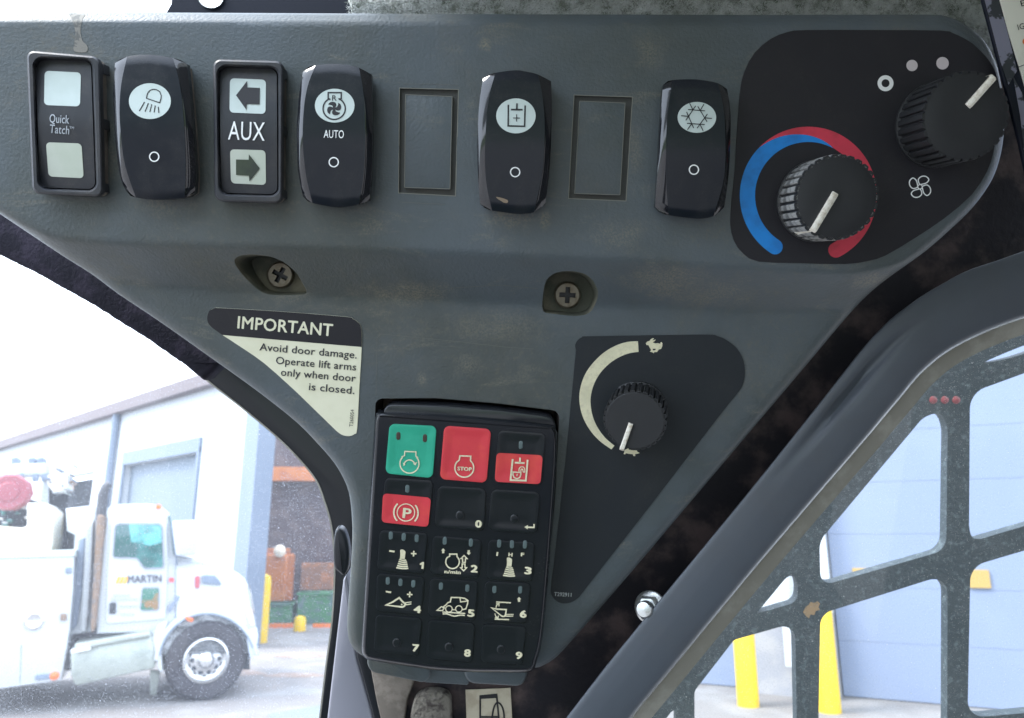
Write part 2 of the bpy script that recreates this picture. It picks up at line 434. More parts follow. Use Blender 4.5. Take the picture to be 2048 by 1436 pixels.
def spots(m, fr, lst, colr):
    """settled dust patches with their own shape: (px, py, radius px, amount)"""
    nt = m.node_tree; N = nt.nodes; Lk = nt.links; b = N['Principled BSDF']
    tc = N.new('ShaderNodeTexCoord'); prev = None
    nz = N.new('ShaderNodeTexNoise'); nz.inputs['Scale'].default_value = 160; nz.inputs['Detail'].default_value = 6; nz.inputs['Roughness'].default_value = .7; Lk.new(tc.outputs['Object'], nz.inputs['Vector'])
    fn = N.new('ShaderNodeTexNoise'); fn.inputs['Scale'].default_value = 1600; fn.inputs['Detail'].default_value = 2; Lk.new(tc.outputs['Object'], fn.inputs['Vector'])
    for (px, py, r, am, sx) in lst:
        u, v, w = fr.uv(px, py, 0); sc = fr.uv(px + 1, py, 0)[0] - u
        mp = N.new('ShaderNodeMapping'); mp.vector_type = 'TEXTURE'; mp.inputs['Location'].default_value = (u, v, 0); mp.inputs['Scale'].default_value = (r * sc * sx, r * sc, 1000)
        Lk.new(tc.outputs['Object'], mp.inputs['Vector'])
        ln = N.new('ShaderNodeVectorMath'); ln.operation = 'LENGTH'; Lk.new(mp.outputs[0], ln.inputs[0])
        ad = N.new('ShaderNodeMath'); ad.operation = 'MULTIPLY_ADD'; Lk.new(nz.outputs['Fac'], ad.inputs[0]); ad.inputs[1].default_value = 2.2; Lk.new(ln.outputs['Value'], ad.inputs[2])
        mr = N.new('ShaderNodeMapRange'); mr.interpolation_type = 'SMOOTHSTEP'; mr.inputs[1].default_value = 2.1; mr.inputs[2].default_value = 1.1; mr.inputs[3].default_value = 0; mr.inputs[4].default_value = am
        Lk.new(ad.outputs[0], mr.inputs[0])
        if prev is None: prev = mr.outputs[0]
        else:
            mx = N.new('ShaderNodeMath'); mx.operation = 'MAXIMUM'; Lk.new(prev, mx.inputs[0]); Lk.new(mr.outputs[0], mx.inputs[1]); prev = mx.outputs[0]
    # dry wiping smears drawn out sideways
    mp = N.new('ShaderNodeMapping'); mp.inputs['Scale'].default_value = (22, 80, 1); mp.inputs['Rotation'].default_value = (0, 0, .2); Lk.new(tc.outputs['Object'], mp.inputs['Vector'])
    sn = N.new('ShaderNodeTexNoise'); sn.inputs['Scale'].default_value = 1; sn.inputs['Detail'].default_value = 9; sn.inputs['Roughness'].default_value = .7; sn.inputs['Distortion'].default_value = .6; Lk.new(mp.outputs[0], sn.inputs['Vector'])
    sr = N.new('ShaderNodeMapRange'); sr.inputs[1].default_value = .56; sr.inputs[2].default_value = .72; sr.inputs[3].default_value = 0; sr.inputs[4].default_value = .75; Lk.new(sn.outputs['Fac'], sr.inputs[0])
    sx_ = N.new('ShaderNodeMath'); sx_.operation = 'MAXIMUM'; Lk.new(prev, sx_.inputs[0]); Lk.new(sr.outputs[0], sx_.inputs[1]); prev = sx_.outputs[0]
    fr_ = N.new('ShaderNodeMapRange'); fr_.inputs[1].default_value = .38; fr_.inputs[2].default_value = .62; fr_.inputs[3].default_value = .15; fr_.inputs[4].default_value = 1; Lk.new(fn.outputs['Fac'], fr_.inputs[0])
    mu = N.new('ShaderNodeMath'); mu.operation = 'MULTIPLY'; Lk.new(prev, mu.inputs[0]); Lk.new(fr_.outputs[0], mu.inputs[1])
    old = b.inputs['Base Color'].links
    mix = N.new('ShaderNodeMix'); mix.data_type = 'RGBA'; mix.inputs['B'].default_value = (*colr, 1); Lk.new(mu.outputs[0], mix.inputs['Factor'])
    if old: Lk.new(old[0].from_socket, mix.inputs['A'])
    else: mix.inputs['A'].default_value = b.inputs['Base Color'].default_value
    Lk.new(mix.outputs['Result'], b.inputs['Base Color'])

# ------------------------------------------------------------------ the overhead console
PF = camframe(0.25, math.tan(R(8)))
STX = [-80, 0, 45, 90, 125, 170, 260, 700, 1000, 1300, 1480, 1700, 1850, 2050]
STY = [400, 425, 450, 470, 478, 483, 487, 497, 508, 522, 536, 548, 520, 440]
SLX = [-80, 100, 300, 700, 1000, 1500, 2050]
SLW = [60, 75, 105, 118, 122, 105, 60]
DROP = 0.013
console_out = (rpoly([(-80, 26), (300, 25), (900, 28), (1500, 30), (1845, 29)], 0) +
    spl([(1882, 30), (1911, 39), (1934, 52), (1957, 70), (1974, 90), (1986, 113), (1996, 140), (2005, 185), (2009, 234), (2005, 290), (1994, 335),
         (1978, 370), (1947, 413), (1908, 452), (1850, 503), (1779, 554), (1735, 590), (1690, 638), (1600, 745), (1500, 863), (1300, 1100), (1210, 1205), (1140, 1285), (1108, 1318), (1080, 1334)], 3, False) +
    [(1040, 1340), (900, 1338), (760, 1326)] +
    spl([(735, 1318), (726, 1312), (712, 1302), (700, 1285), (695, 1262), (695, 1228), (703, 1112), (704.6, 1054), (700, 996), (689, 961), (668, 925), (638, 890), (594, 845), (520, 786), (427, 719), (315, 640), (237, 588), (186, 550), (120, 508), (60, 468), (0, 428), (-80, 375)], 3, False))
well_l = spl([(469, 524), (476, 513), (500, 509), (535, 512), (565, 523), (590, 543), (604, 563), (614, 586), (590, 590), (545, 590), (520, 582), (497, 562), (480, 543)], 3)
well_r = spl([(1086, 622), (1086, 590), (1092, 562), (1108, 547), (1135, 542), (1165, 546), (1185, 560), (1196, 583), (1192, 605), (1178, 626), (1150, 632), (1110, 628)], 3)
key_hole = rpoly([(751, 797), (870, 796), (991, 806), (1119, 822), (1110, 1000), (1082, 1290), (738, 1290), (742, 1100)], [14, 5, 5, 14, 5, 10, 10, 5], 4)
blanks = [[(799, 176), (917, 179), (911, 392), (797, 386)], [(1148, 190), (1265, 194), (1252, 402), (1137, 397)]]
blank_plates = [[(810, 188), (905.5, 192), (901, 379), (808, 376)], [(1158.5, 201), (1251.5, 205), (1241, 391), (1148, 388)]]

OUT = np.array(console_out)
def seg_dist(P, poly):
    A = poly; B = np.roll(poly, -1, 0); best = np.full(len(P), 1e9)
    for a, b in zip(A, B):
        ab = b - a; L2 = (ab ** 2).sum()
        if L2 < 1e-9: continue
        t = np.clip(((P - a) @ ab) / L2, 0, 1)
        d = np.hypot(*(P - (a + t[:, None] * ab)).T)
        best = np.minimum(best, d)
    return best
def console_h_arr(P, edge=True):
    x, y = P[:, 0], P[:, 1]
    d = y - np.interp(x, STX, STY)
    w = np.interp(x, SLX, SLW)
    t = np.clip((d + 6) / w, 0, 1)
    f = np.where(t < .12, (t ** 2) / .12 * .62, 0)
    # sharp-ish lip, straight flank, soft foot
    lin = .0744 + (t - .12) * 1.24
    foot = 1 - ((1 - t) ** 2) * 1.15
    f = np.where(t < .12, f, np.minimum(lin, np.where(t > .55, foot, 9)))
    f = np.minimum(f, 1)
    h = -DROP * f
    # slight swelling of the moulding
    h = h + 0.0006 * np.sin(x / 260.0 + 1) * np.sin(y / 190.0)* np.clip((d+200)/200,0,1)
    if edge:
        e = seg_dist(P, OUT)
        r = np.where(y > 600, 22.0, 19.0)
        q = np.clip(e / r, 0, 1)
        rnd_ = 0.0034 * (1 - np.sqrt(np.clip(1 - (1 - q) ** 2, 0, 1)))
        t_ = 1 - q; cham = 0.0030 * (np.sqrt(t_ * t_ + .006) - .0775) / .9256 + .0008 * np.clip(t_ - .85, 0, 1) ** 2 / .0225
        k_ = np.clip((330 - y) / 80, 0, 1)
        h = h - (cham * k_ + rnd_ * (1 - k_))
    return h
def HC(px, py, off=0.0):
    return float(console_h_arr(np.array([[px, py]], float), False)[0]) + off
def hc(off): return lambda x, y: HC(x, y, off)

holes = [well_l, well_r, key_hole] + blanks
def densify(poly, step=9):
    out = []
    for i in range(len(poly)):
        a = np.array(poly[i]); b = np.array(poly[(i + 1) % len(poly)]); n = max(1, int(np.hypot(*(b - a)) / step))
        for k in range(n): out.append(tuple(a + (b - a) * k / n))
    return out
outd = densify(console_out); holesd = [densify(h_) for h_ in holes]
step = 8
gx, gy = np.meshgrid(np.arange(-78, 2016, step), np.arange(22, 1344, step))
gx = gx + (np.arange(gx.shape[0])[:, None] % 2) * step / 2
G = np.stack([gx.ravel(), gy.ravel()], 1).astype(float)
ed = seg_dist(G, OUT)
from_in = np.zeros(len(G), bool)
def pin(P, poly):
    poly = np.array(poly); c = np.zeros(len(P), bool); j = len(poly) - 1
    for i in range(len(poly)):
        xi, yi = poly[i]; xj, yj = poly[j]
        if yi != yj:
            m = ((yi > P[:, 1]) != (yj > P[:, 1])) & (P[:, 0] < (xj - xi) * (P[:, 1] - yi) / (yj - yi) + xi); c ^= m
        j = i
    return c
keep = pin(G, console_out) & (ed > 20)
for hl in holes:
    keep &= ~pin(G, hl); keep &= seg_dist(G, np.array(hl)) > 4
G = G[keep]
for dd in (1.2, 3, 5.5, 9, 13, 17.5):
    ring = np.array(inset(outd, dd)); rr_ = seg_dist(ring, OUT); ok = (rr_ > dd * .8) & pin(ring, console_out)
    for hl in holes: ok &= ~pin(ring, hl) & (seg_dist(ring, np.array(hl)) > 2)
    G = np.vstack([G, ring[ok]])
pts = [Vector(p) for p in outd]; edges = [(i, (i + 1) % len(outd)) for i in range(len(outd))]
for hl in holesd:
    o_ = len(pts); pts += [Vector(p) for p in hl]; edges += [(o_ + i, o_ + (i + 1) % len(hl)) for i in range(len(hl))]
pts += [Vector(p) for p in G]
vs_, es_, fs_, *_ = delaunay_2d_cdt(pts, edges, [], 0, 1e-4)
VP = np.array([(v.x, v.y) for v in vs_])
cen = np.array([VP[list(f)].mean(0) for f in fs_])
okf = pin(cen, console_out)
for hl in holes: okf &= ~pin(cen, hl)
hh = console_h_arr(VP)
mb = MB(PF)
for (x, y), h_ in zip(VP, hh): mb.P(x, y, float(h_))
mb.q = [tuple(f) for f, k_ in zip(fs_, okf) if k_]
# outer side wall of the moulding
def hce(p): return float(console_h_arr(np.array([p], float))[0])
ha = console_h_arr(np.array(outd))
r0 = [mb.P(p[0], p[1], float(h_)) for p, h_ in zip(outd, ha)]
r1 = [mb.L(*mb.f.uv(p[0], p[1], float(h_))[:2], float(h_) - .030) for p, h_ in zip(outd, ha)]
mb.join(r0, r1)
console = thing('overhead_console', 'dark grey moulded plastic cab console carrying the switches, keypad and knobs', 'control console', PF)
bodyo = mb.build('console_body', M['console'], console, ang=50)
# recesses of the blanks with their plates
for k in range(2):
    m = MB(PF); hl = holesd[3 + k]
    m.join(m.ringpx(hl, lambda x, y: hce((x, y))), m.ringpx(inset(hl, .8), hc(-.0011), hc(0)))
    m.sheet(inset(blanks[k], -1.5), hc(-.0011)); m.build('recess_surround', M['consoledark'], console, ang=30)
    m = MB(PF); m.stroke(blanks[k], 1.7, lambda x, y: hce((x, y)) + .0001, True); m.stroke(inset(blank_plates[k], 1.2), 1.3, hc(.0004), True); m.build('painted_edge_highlight', mat('edge_highlight_paint', (.20, .20, .17), .9), console, face=True)  # pale rim strokes: the edge highlight put into the colour
    m = MB(PF); m.prism(rpoly(blank_plates[k], 3, 3), hc(-.0011), hc(.0003), 2.2, .0004); m.build('blank_plate', M['console'], console)
# screw wells
for hl, dep in ((well_l, -.019), (well_r, -.019)):
    m = MB(PF); a = m.ringpx(hl, lambda x, y: hce((x, y)))
    i1 = inset(hl, 2.5)
    b_ = m.ringpx(i1, lambda x, y: min(hce((x, y)) - .001, -.010), lambda x, y: hce((x, y))); c_ = m.ringpx(inset(hl, 4.5), dep, lambda x, y: hce((x, y)))
    m.join(a, b_); m.join(b_, c_); m.q.append(tuple(c_)); m.build('screw_well', M['well'], console, ang=50)
# keypad recess
m = MB(PF); kh = holesd[2]
a = m.ringpx(kh, lambda x, y: hce((x, y))); b_ = m.ringpx(inset(kh, 3), -DROP - .004, -DROP); c_ = m.ringpx(inset(kh, 5), -DROP - .012, -DROP)
m.join(a, b_); m.join(b_, c_); m.q.append(tuple(c_)); m.build('keypad_recess', mat('brown_recess', (.055, .042, .038), .7, grain=900, gstr=.3, var=(.09, .065, .05), vscale=60), console, ang=40)
# brackets moulded below the keypad
m = MB(PF); m.prism(rpoly([(736, 1300), (860, 1320), (862, 1352), (850, 1368), (742, 1346), (733, 1330)], [4, 4, 10, 10, 8, 6], 4), -.034, -.018, 5, .0012); m.build('lower_bracket', M['console'], console)
m = MB(PF); m.prism(rpoly([(845, 1318), (940, 1326), (938, 1372), (846, 1366)], 6, 4), -.040, -.024, 4, .001); m.build('lower_bracket', M['console'], console)
m = MB(PF); m.prism(rpoly([(926, 1322), (1060, 1330), (1052, 1362), (1042, 1376), (940, 1370), (928, 1356)], [4, 4, 8, 12, 12, 8], 4), -.034, -.017, 7, .002); m.build('lower_bracket', M['console'], console)

m = MB(PF); wp = densify(spl([Z for Z in [(139, 27), (170, 27), (165, 38), (161, 58), (164, 80), (174, 91), (175, 101), (168, 105), (148, 102), (149, 84), (151, 68), (147, 48), (141, 34)]], 3), 3)
wpi = [(x, y) for x in np.arange(138, 178, 4) for y in np.arange(28, 106, 4) if inside(inset(wp, 1.5), x, y)]
vs2, _, fs2, *_ = delaunay_2d_cdt([Vector(p) for p in wp] + [Vector(p) for p in wpi], [(i, (i + 1) % len(wp)) for i in range(len(wp))], [], 1, 1e-5)
for v in vs2: m.P(v.x, v.y, lambda x, y: hce((x, y)) + .00012)
m.q = [tuple(f) for f in fs2]
m.build('worn_patch', mat('worn_patch', (.22, .21, .185), .8, grain=1500, gstr=.4, var=(.13, .13, .12), vscale=320, vlo=.5, vhi=.56), console, face=True)
spots(M['console'], PF, [(970, 88, 19, 0.95, 1), (1020, 432, 41, 0.63, 1.6), (1330, 560, 55, 0.57, 2.4), (800, 590, 36, 0.57, 4.0), (835, 770, 23, 0.68, .7), (560, 595, 27, 0.46, 2.5), (1240, 470, 46, 0.46, 1.6), (330, 410, 36, 0.40, 2.4), (1300, 100, 55, 0.46, .8),
    (1090, 440, 27, 0.57, .6), (1000, 660, 55, 0.40, 3), (225, 300, 82, 0.40, .25), (590, 300, 92, 0.34, .2), (1270, 300, 101, 0.40, .2), (1440, 590, 46, 0.46, 2.6), (1760, 560, 27, 0.68, 2.5), (1700, 480, 92, 0.40, .7), (930, 745, 36, 0.51, 1)], (.21, .19, .14))
spots(M['decal'], PF.at(sum(p[0] for p in [(0,0)]) + 0, 0), [], (.1,.1,.1)) if 0 else None

m = MB(PF)
for ln in ([(752, 790), (754, 676), (762, 668), (905, 682), (1010, 694), (1125, 702)], [(806, 168), (870, 168), (925, 171)], [(1148, 181), (1200, 182), (1275, 188)], [(800, 404), (850, 407), (900, 409)], [(905, 576), (1000, 570), (1085, 578)], [(1290, 590), (1345, 582), (1365, 578)]):
    ln = densify(ln[:-1] + [ln[-1]], 9)
    k_ = max(range(len(ln)), key=lambda i: (ln[i][0] - ln[i - 1][0]) ** 2 + (ln[i][1] - ln[i - 1][1]) ** 2 if i else 0)
    ln = [p for i, p in enumerate(ln)][:max(3, int(len(ln) * .5))]
    m.stroke(ln, .8, lambda x, y: hce((x, y)) + .0001)
m.build('fine_scratches', mat('scratch', (.13, .135, .12), .8), console, face=True)['kind'] = 'stuff'

# ------------------------------------------------------------------ screws
def screw(px, py, r, rot, w, label):
    fr = PF.at(px, py, w); sc = (PF.uv(px + 1, py, w)[0] - PF.uv(px, py, w)[0])
    t = thing('cross_head_screw', label, 'screw', fr, 'screws fixing the console')
    rad = r * sc
    m = MB(fr)
    # crown drawn in rings with a sunk cross cut out of the centre
    cr = []
    a_, b2 = .17, .60
    for (x, y) in [(a_, b2), (-a_, b2), (-a_, a_), (-b2, a_), (-b2, -a_), (-a_, -a_), (-a_, -b2), (a_, -b2), (a_, -a_), (b2, -a_), (b2, a_), (a_, a_)]:
        c, s_ = math.cos(rot), math.sin(rot); cr.append(((x * c - y * s_) * r, (x * s_ + y * c) * r))
    outer = [(px + x, py + y) for x, y in [(r * .86 * math.cos(2 * math.pi * i / 32), r * .86 * math.sin(2 * math.pi * i / 32)) for i in range(32)]]
    cross = [(px + x, py + y) for x, y in cr]
    g = MB(PF); g.f = fr
    g.holed(outer, [cross], .0014, .0026, wall=False)
    r0 = g.ringpx(outer, .0026); r1 = g.ringpx(inset(outer, -r * .09), .0022); r2 = g.ringpx(inset(outer, -r * .14), .0014); r3 = g.ringpx(inset(outer, -r * .14), 0, .0014)
    g.join(r0, r1); g.join(r1, r2); g.join(r2, r3)
    g.build('screw_head', M['screw'], t, ang=50)
    g = MB(fr); a = g.ringpx(cross, .0026); b_ = g.ringpx(inset(cross, .8), .0009, .0026); g.join(a, b_); g.q.append(tuple(b_)); g.build('cross_slot', M['ink'], t)
screw(560, 550, 27, R(28), -.0188, 'dusty cross-head screw set deep in the left pocket above the IMPORTANT label')
screw(1135, 590, 27, R(3), -.0188, 'cross-head screw in the arched pocket above the rabbit and turtle decal')

# ------------------------------------------------------------------ rocker switches, rounded cover type
GS = 'rocker switches along the console'
def lerp(a, b, t): return a + (b - a) * t
def curve(pts, y):
    ys = [p[1] for p in pts]; xs = [p[0] for p in pts]
    return float(np.interp(y, ys, xs))
def smooth_curve(pts):
    return sorted(spl(pts, 6, False), key=lambda p: p[1])
def rounded_switch(label, oL, fL, fR, oR, top, bot, side='r', base=None, baseshape=None, H=.0095, slip=.0):
    """oL/oR outer edge, fL/fR facet lines, top/bot arcs, all traced lists of points"""
    cx = (oL[0][0] + oR[0][0]) / 2; cy = (top[1][1] + bot[1][1]) / 2
    fr = PF.at(cx, cy, HC(cx, cy))
    t = thing('rocker_switch', label, 'switch', fr, GS)
    oL, fL, fR, oR = map(smooth_curve, (oL, fL, fR, oR)); top = sorted(spl(top, 6, False)); bot = sorted(spl(bot, 6, False))
    ty = lambda x: float(np.interp(x, [p[0] for p in top], [p[1] for p in top]))
    by = lambda x: float(np.interp(x, [p[0] for p in bot], [p[1] for p in bot]))
    y0, y1 = ty(cx), by(cx)
    def hcen(px, py):
        q = (py - y0) / (y1 - y0) * 2 - 1
        return H - .0019 * (math.sqrt(q * q + .02) - .14)
    NR = 28
    def col_px(cv, j, n=NR):
        yy = lerp(y0, y1, j / n)
        for _ in range(3):
            x = curve(cv, yy); yy = lerp(ty(x), by(x), j / n)
        return curve(cv, yy), yy
    grid = {}
    def strip(colsA, name, mt, bulge):
        m = MB(fr); cols = []
        for (A, B, s_, hfun) in colsA:
            c = []
            for j in range(NR + 1):
                ax, ay = col_px(A, j); bx, by_ = col_px(B, j)
                x, y = lerp(ax, bx, s_), lerp(ay, by_, s_)
                if B is fR and A is fL:
                    y = lerp(ty(x), by(x), j / NR)
                e = 0
                q = j / NR
                for dq in (q, 1 - q):
                    if dq < .03: e -= .0007 * (1 - dq / .03) ** 2
                c.append(m.P(x, y, hfun(x, y) + e))
            cols.append(c)
        for a, b in zip(cols, cols[1:]): m.join(a, b, False)
        return m, cols
    m, cols = strip([(fL, fR, s_, hcen) for s_ in (0, .12, .3, .5, .7, .88, 1)], 'c', None, 0)
    m.build('paddle', M['matte'], t, face=True)
    for A, B in ((oL, fL), (fR, oR)):
        left = A is oL
        def hf(s_):
            k = (1 - s_) if left else s_
            return lambda x, y: hcen(x, y) - .0002 - .0016 * k ** 1.6
        m, cols = strip([(A, B, s_, hf(s_)) for s_ in (0, .1, .3, .6, 1)], 'f', None, 0)
        m.build('gloss_side', M['gloss'], t, face=True)
    # skirt all round the cover
    m = MB(fr)
    loop = [col_px(oL, j) for j in range(NR + 1)]
    loop += [(x, by(x)) for x in np.linspace(loop[-1][0], col_px(oR, NR)[0], 14)[1:-1]]
    loop += [col_px(oR, j) for j in range(NR, -1, -1)]
    loop += [(x, ty(x)) for x in np.linspace(col_px(oR, 0)[0], col_px(oL, 0)[0], 14)[1:-1]]
    def hedge(x, y):
        k = 1 if (x < curve(fL, y) or x > curve(fR, y)) else 0
        return hcen(x, y) - .0007 - (.0018 if k else 0.0)
    def he(x, y):
        a = curve(oL, y); b = curve(fL, y); c = curve(fR, y); d = curve(oR, y)
        k = 0
        if x < b: k = min(1, (b - x) / max(1, b - a))
        if x > c: k = min(1, (x - c) / max(1, d - c))
        q = min((y - ty(x)) / (y1 - y0), (by(x) - y) / (y1 - y0)); e = .0007 if q < .004 else 0
        return hcen(x, y) - .0002 - .0016 * k ** 1.6 - e
    ra = m.ringpx(loop, lambda x, y: he(x, y)); rb = m.ringpx(inset(loop, .3), lambda x, y: he(x, y) - .0024, he)
    rc = m.ringpx(inset(loop, 4), lambda x, y: he(x, y) - .0030, he)
    m.join(ra, rb); m.join(rb, rc); m.build('cover_edge', M['gloss'], t)
    # housing below the cover
    base = inset(loop, 4)
    m = MB(fr); m.prism(base, -.0015, .0050, 1.5, .0005); m.build('switch_housing', M['dusty'] if side == 'r' else M['paledust'], t)
    return t, fr, hcen
def on(h, d): return lambda x, y: h(x, y) + d
def window(t, fr, hf, c, rx, ry):
    m = MB(fr); poly = ell(c[0], c[1], rx, ry, 40)
    m.sheet(poly, on(hf, .00015)); return m.build('legend_window', M['lens'], t, face=True)
def oring(t, fr, hf, c, r=9.2, w=2.4):
    m = MB(fr); m.stroke(ell(c[0], c[1], r, r, 28), w, on(hf, .0002), True); m.build('circle_mark', M['white'], t, face=True)
Z1 = lambda x, y: (x / 2.992, y / 2.992)
Z2 = lambda x, y: (400 + x / 3.682, 90 + y / 3.682)
Z3 = lambda x, y: (900 + x / 3.413, 90 + y / 3.413)

# headlamp switch
t, fr, hf = rounded_switch('black rocker switch with headlamp symbol, second switch from the left',
    [(230, 126), (227, 170), (227.5, 210), (232, 290), (240, 350), (251, 380)],
    [(254, 115), (243, 165), (239, 217), (242, 270), (250, 330), (272, 396)],
    [(346, 118), (359, 165), (367, 234), (371, 300), (371.5, 350), (369, 397)],
    [(374, 128), (380, 190), (385, 250), (389, 300), (391.5, 350), (389.5, 386)],
    [(230, 126), (240, 119), (260, 112), (294, 109), (330, 113), (360, 120), (374, 128)],
    [(251, 380), (262, 392), (290, 398), (324, 399.5), (355, 397.5), (378, 393), (389.5, 386)],
    base=[(252, 140), (384, 138), (386, 380), (262, 378)])
w = window(t, fr, hf, (299.8, 202.3), 42, 35.8)
m = MB(fr); H2 = on(hf, .00022)
m.stroke([Z1(*p) for p in [(876, 588), (880, 568), (886, 553), (898, 540), (917, 534), (938, 537), (956, 549), (965, 572), (963, 592), (956, 615)]], 2.0, H2, True)
for a, b in (((865, 610), (833, 665)), ((888, 617), (868, 668)), ((908, 624), (896, 671)), ((929, 631), (922, 673)), ((947, 639), (951, 676))): m.stroke([Z1(*a), Z1(*b)], 2.0, H2)
m.build('headlamp_symbol', M['ink'], w, face=True)
oring(t, fr, hf, (308.5, 313.5))

# engine fan reverse switch
t, fr, hf = rounded_switch('black rocker switch with engine fan symbol, marked AUTO',
    [(606, 143), (599, 185), (595, 235), (593.5, 275), (596, 340), (606, 393)],
    [(631, 131), (616, 170), (608, 215), (605.5, 280), (612, 350), (625, 406)],
    [(718, 136), (725, 170), (729, 215), (730.5, 280), (727, 350), (718, 409)],
    [(743, 149), (744.5, 185), (745, 235), (745, 285), (744, 340), (739, 401)],
    [(606, 143), (615, 135), (631, 130.5), (672, 127.5), (700, 131), (718, 135.5), (743, 149)],
    [(606, 393), (613, 400), (625, 406), (671, 414.5), (700, 412), (718, 408.5), (739, 401)],
    base=[(612, 156), (741, 154), (738, 396), (617, 394)])
w = window(t, fr, hf, (669.4, 211.3), 39.7, 33.8); H2 = on(hf, .00022)
m = MB(fr)
m.stroke([Z2(*p) for p in [(960, 402), (944, 395), (944, 351), (1040, 351), (1040, 395), (1022, 402)]], 3.0, H2)
m.stroke([Z2(988 + 82 * math.cos(R(a)), 468 - 80 * math.sin(R(a))) for a in np.linspace(113, 427, 34)], 3.0, H2)
m.text('R', Z2(973, 410), Z2(1006, 410), 10.8, H2, .01)
for k in range(4):
    a0 = R(90 * k + 12)
    bl = [(6, 4), (20, 22), (18, 40), (2, 50), (-20, 50), (-34, 38), (-22, 32), (-8, 22), (-6, 8)]
    poly = spl([(p[0] * 1.05 - 0, p[1] * 1.05) for p in bl], 3)
    m.sheet([Z2(988 + x * math.cos(a0) - y * math.sin(a0), 468 - (x * math.sin(a0) + y * math.cos(a0)) * .96) for x, y in poly], H2)
m.sheet([Z2(988 + 11 * math.cos(a), 468 + 11 * math.sin(a)) for a in np.linspace(0, 6.0, 12)], on(hf, .00026))
m.build('engine_fan_symbol', M['ink'], w, face=True)
m = MB(fr); m.text('AUTO', (647.3, 275.5), (687.5, 276.5), 15.6, on(hf, .00025), .004); m.build('lettering', M['white'], t, face=True)
oring(t, fr, hf, (667.5, 324.4))

# hydraulic lock switch
t, fr, hf = rounded_switch('black rocker switch with piston and plus symbol, between the two blank plates',
    [(966, 157), (960, 195), (956, 245), (955, 295), (956, 350), (960, 408)],
    [(991, 146), (979, 190), (972, 251), (970, 324), (974, 375), (984, 421)],
    [(1076, 149.5), (1084, 185), (1089, 236), (1088.5, 290), (1084, 350), (1068, 425)],
    [(1102, 163), (1103.5, 200), (1103.5, 240), (1101.5, 300), (1098, 350), (1091, 408)],
    [(966, 157), (976, 150.5), (991, 145.5), (1032, 140.5), (1055, 144), (1076, 149), (1102, 163)],
    [(960, 408), (970, 416), (985, 421), (1032, 427.5), (1050, 427), (1068, 424.5), (1091, 408)],
    base=[(972, 165), (1095, 167), (1086, 412), (966, 410)])
w = window(t, fr, hf, (1031.8, 231.8), 39.5, 35); H2 = on(hf, .00022)
m = MB(fr)
m.stroke([Z3(398, 408), Z3(397, 552), Z3(509, 555), Z3(513, 413)], 3.1, H2)
m.stroke([Z3(457, 398), Z3(456, 441)], 3.4, H2); m.stroke([Z3(416, 441), Z3(496, 442)], 3.6, H2)
m.stroke([Z3(430, 498), Z3(478, 499)], 1.7, H2); m.stroke([Z3(455, 473), Z3(454, 523)], 1.7, on(hf, .00026))
m.build('piston_symbol', M['ink'], w, face=True)
oring(t, fr, hf, (1030.3, 344.2))
m = MB(fr); m.sheet(spl([Z3(315, 1037), Z3(350, 1043), Z3(385, 1055), Z3(397, 1066), Z3(390, 1078), Z3(368, 1076), Z3(345, 1062), Z3(328, 1052)], 3), on(hf, .0003)); m.build('scuff', mat('scuff_mark', (.25, .19, .13), .8), t, face=True)

# air conditioning switch
t, fr, hf = rounded_switch('black rocker switch with snowflake symbol, rightmost of the row',
    [(1326, 170), (1323, 207), (1319, 265), (1317, 310), (1313, 370), (1310, 414)],
    [(1345, 160), (1338, 205), (1334, 250), (1332, 324), (1333, 375), (1337, 429)],
    [(1436, 167), (1445, 205), (1450, 250), (1450.5, 324), (1445, 370), (1427, 432)],
    [(1454, 178), (1459, 207), (1461.5, 245), (1459, 324), (1455, 370), (1448, 415)],
    [(1326, 170), (1333, 164), (1345, 160), (1386, 158.5), (1412, 161.5), (1436, 166.5), (1454, 178)],
    [(1310, 414), (1320, 424), (1337, 430), (1392, 437), (1412, 436), (1430, 431), (1448, 415)], side='l',
    base=[(1321, 184), (1445, 186), (1438, 420), (1311, 417)])
w = window(t, fr, hf, (1393.7, 234.8), 38.6, 30.9); H2 = on(hf, .00022)
m = MB(fr)
hexv = [(1738, 497), (1708, 447), (1658, 443), (1628, 487), (1650, 537), (1706, 541)]
for i in range(6):
    a = Vector(hexv[i]); b = Vector(hexv[(i + 1) % 6]); d = (b - a).normalized() * 33
    m.stroke([Z3(*(a - d)), Z3(*(b + d))], 1.9, on(hf, .00022 + i * .00001))
c_ = Vector((1682, 492))
for i in range(6):
    a = Vector(hexv[i]); d = (a - c_).normalized() * 50
    m.stroke([Z3(*a), Z3(*(a + d))], 1.9, on(hf, .00029 + i * .00001))
m.build('snowflake_symbol', M['ink'], w, face=True)
oring(t, fr, hf, (1387.8, 339.4))

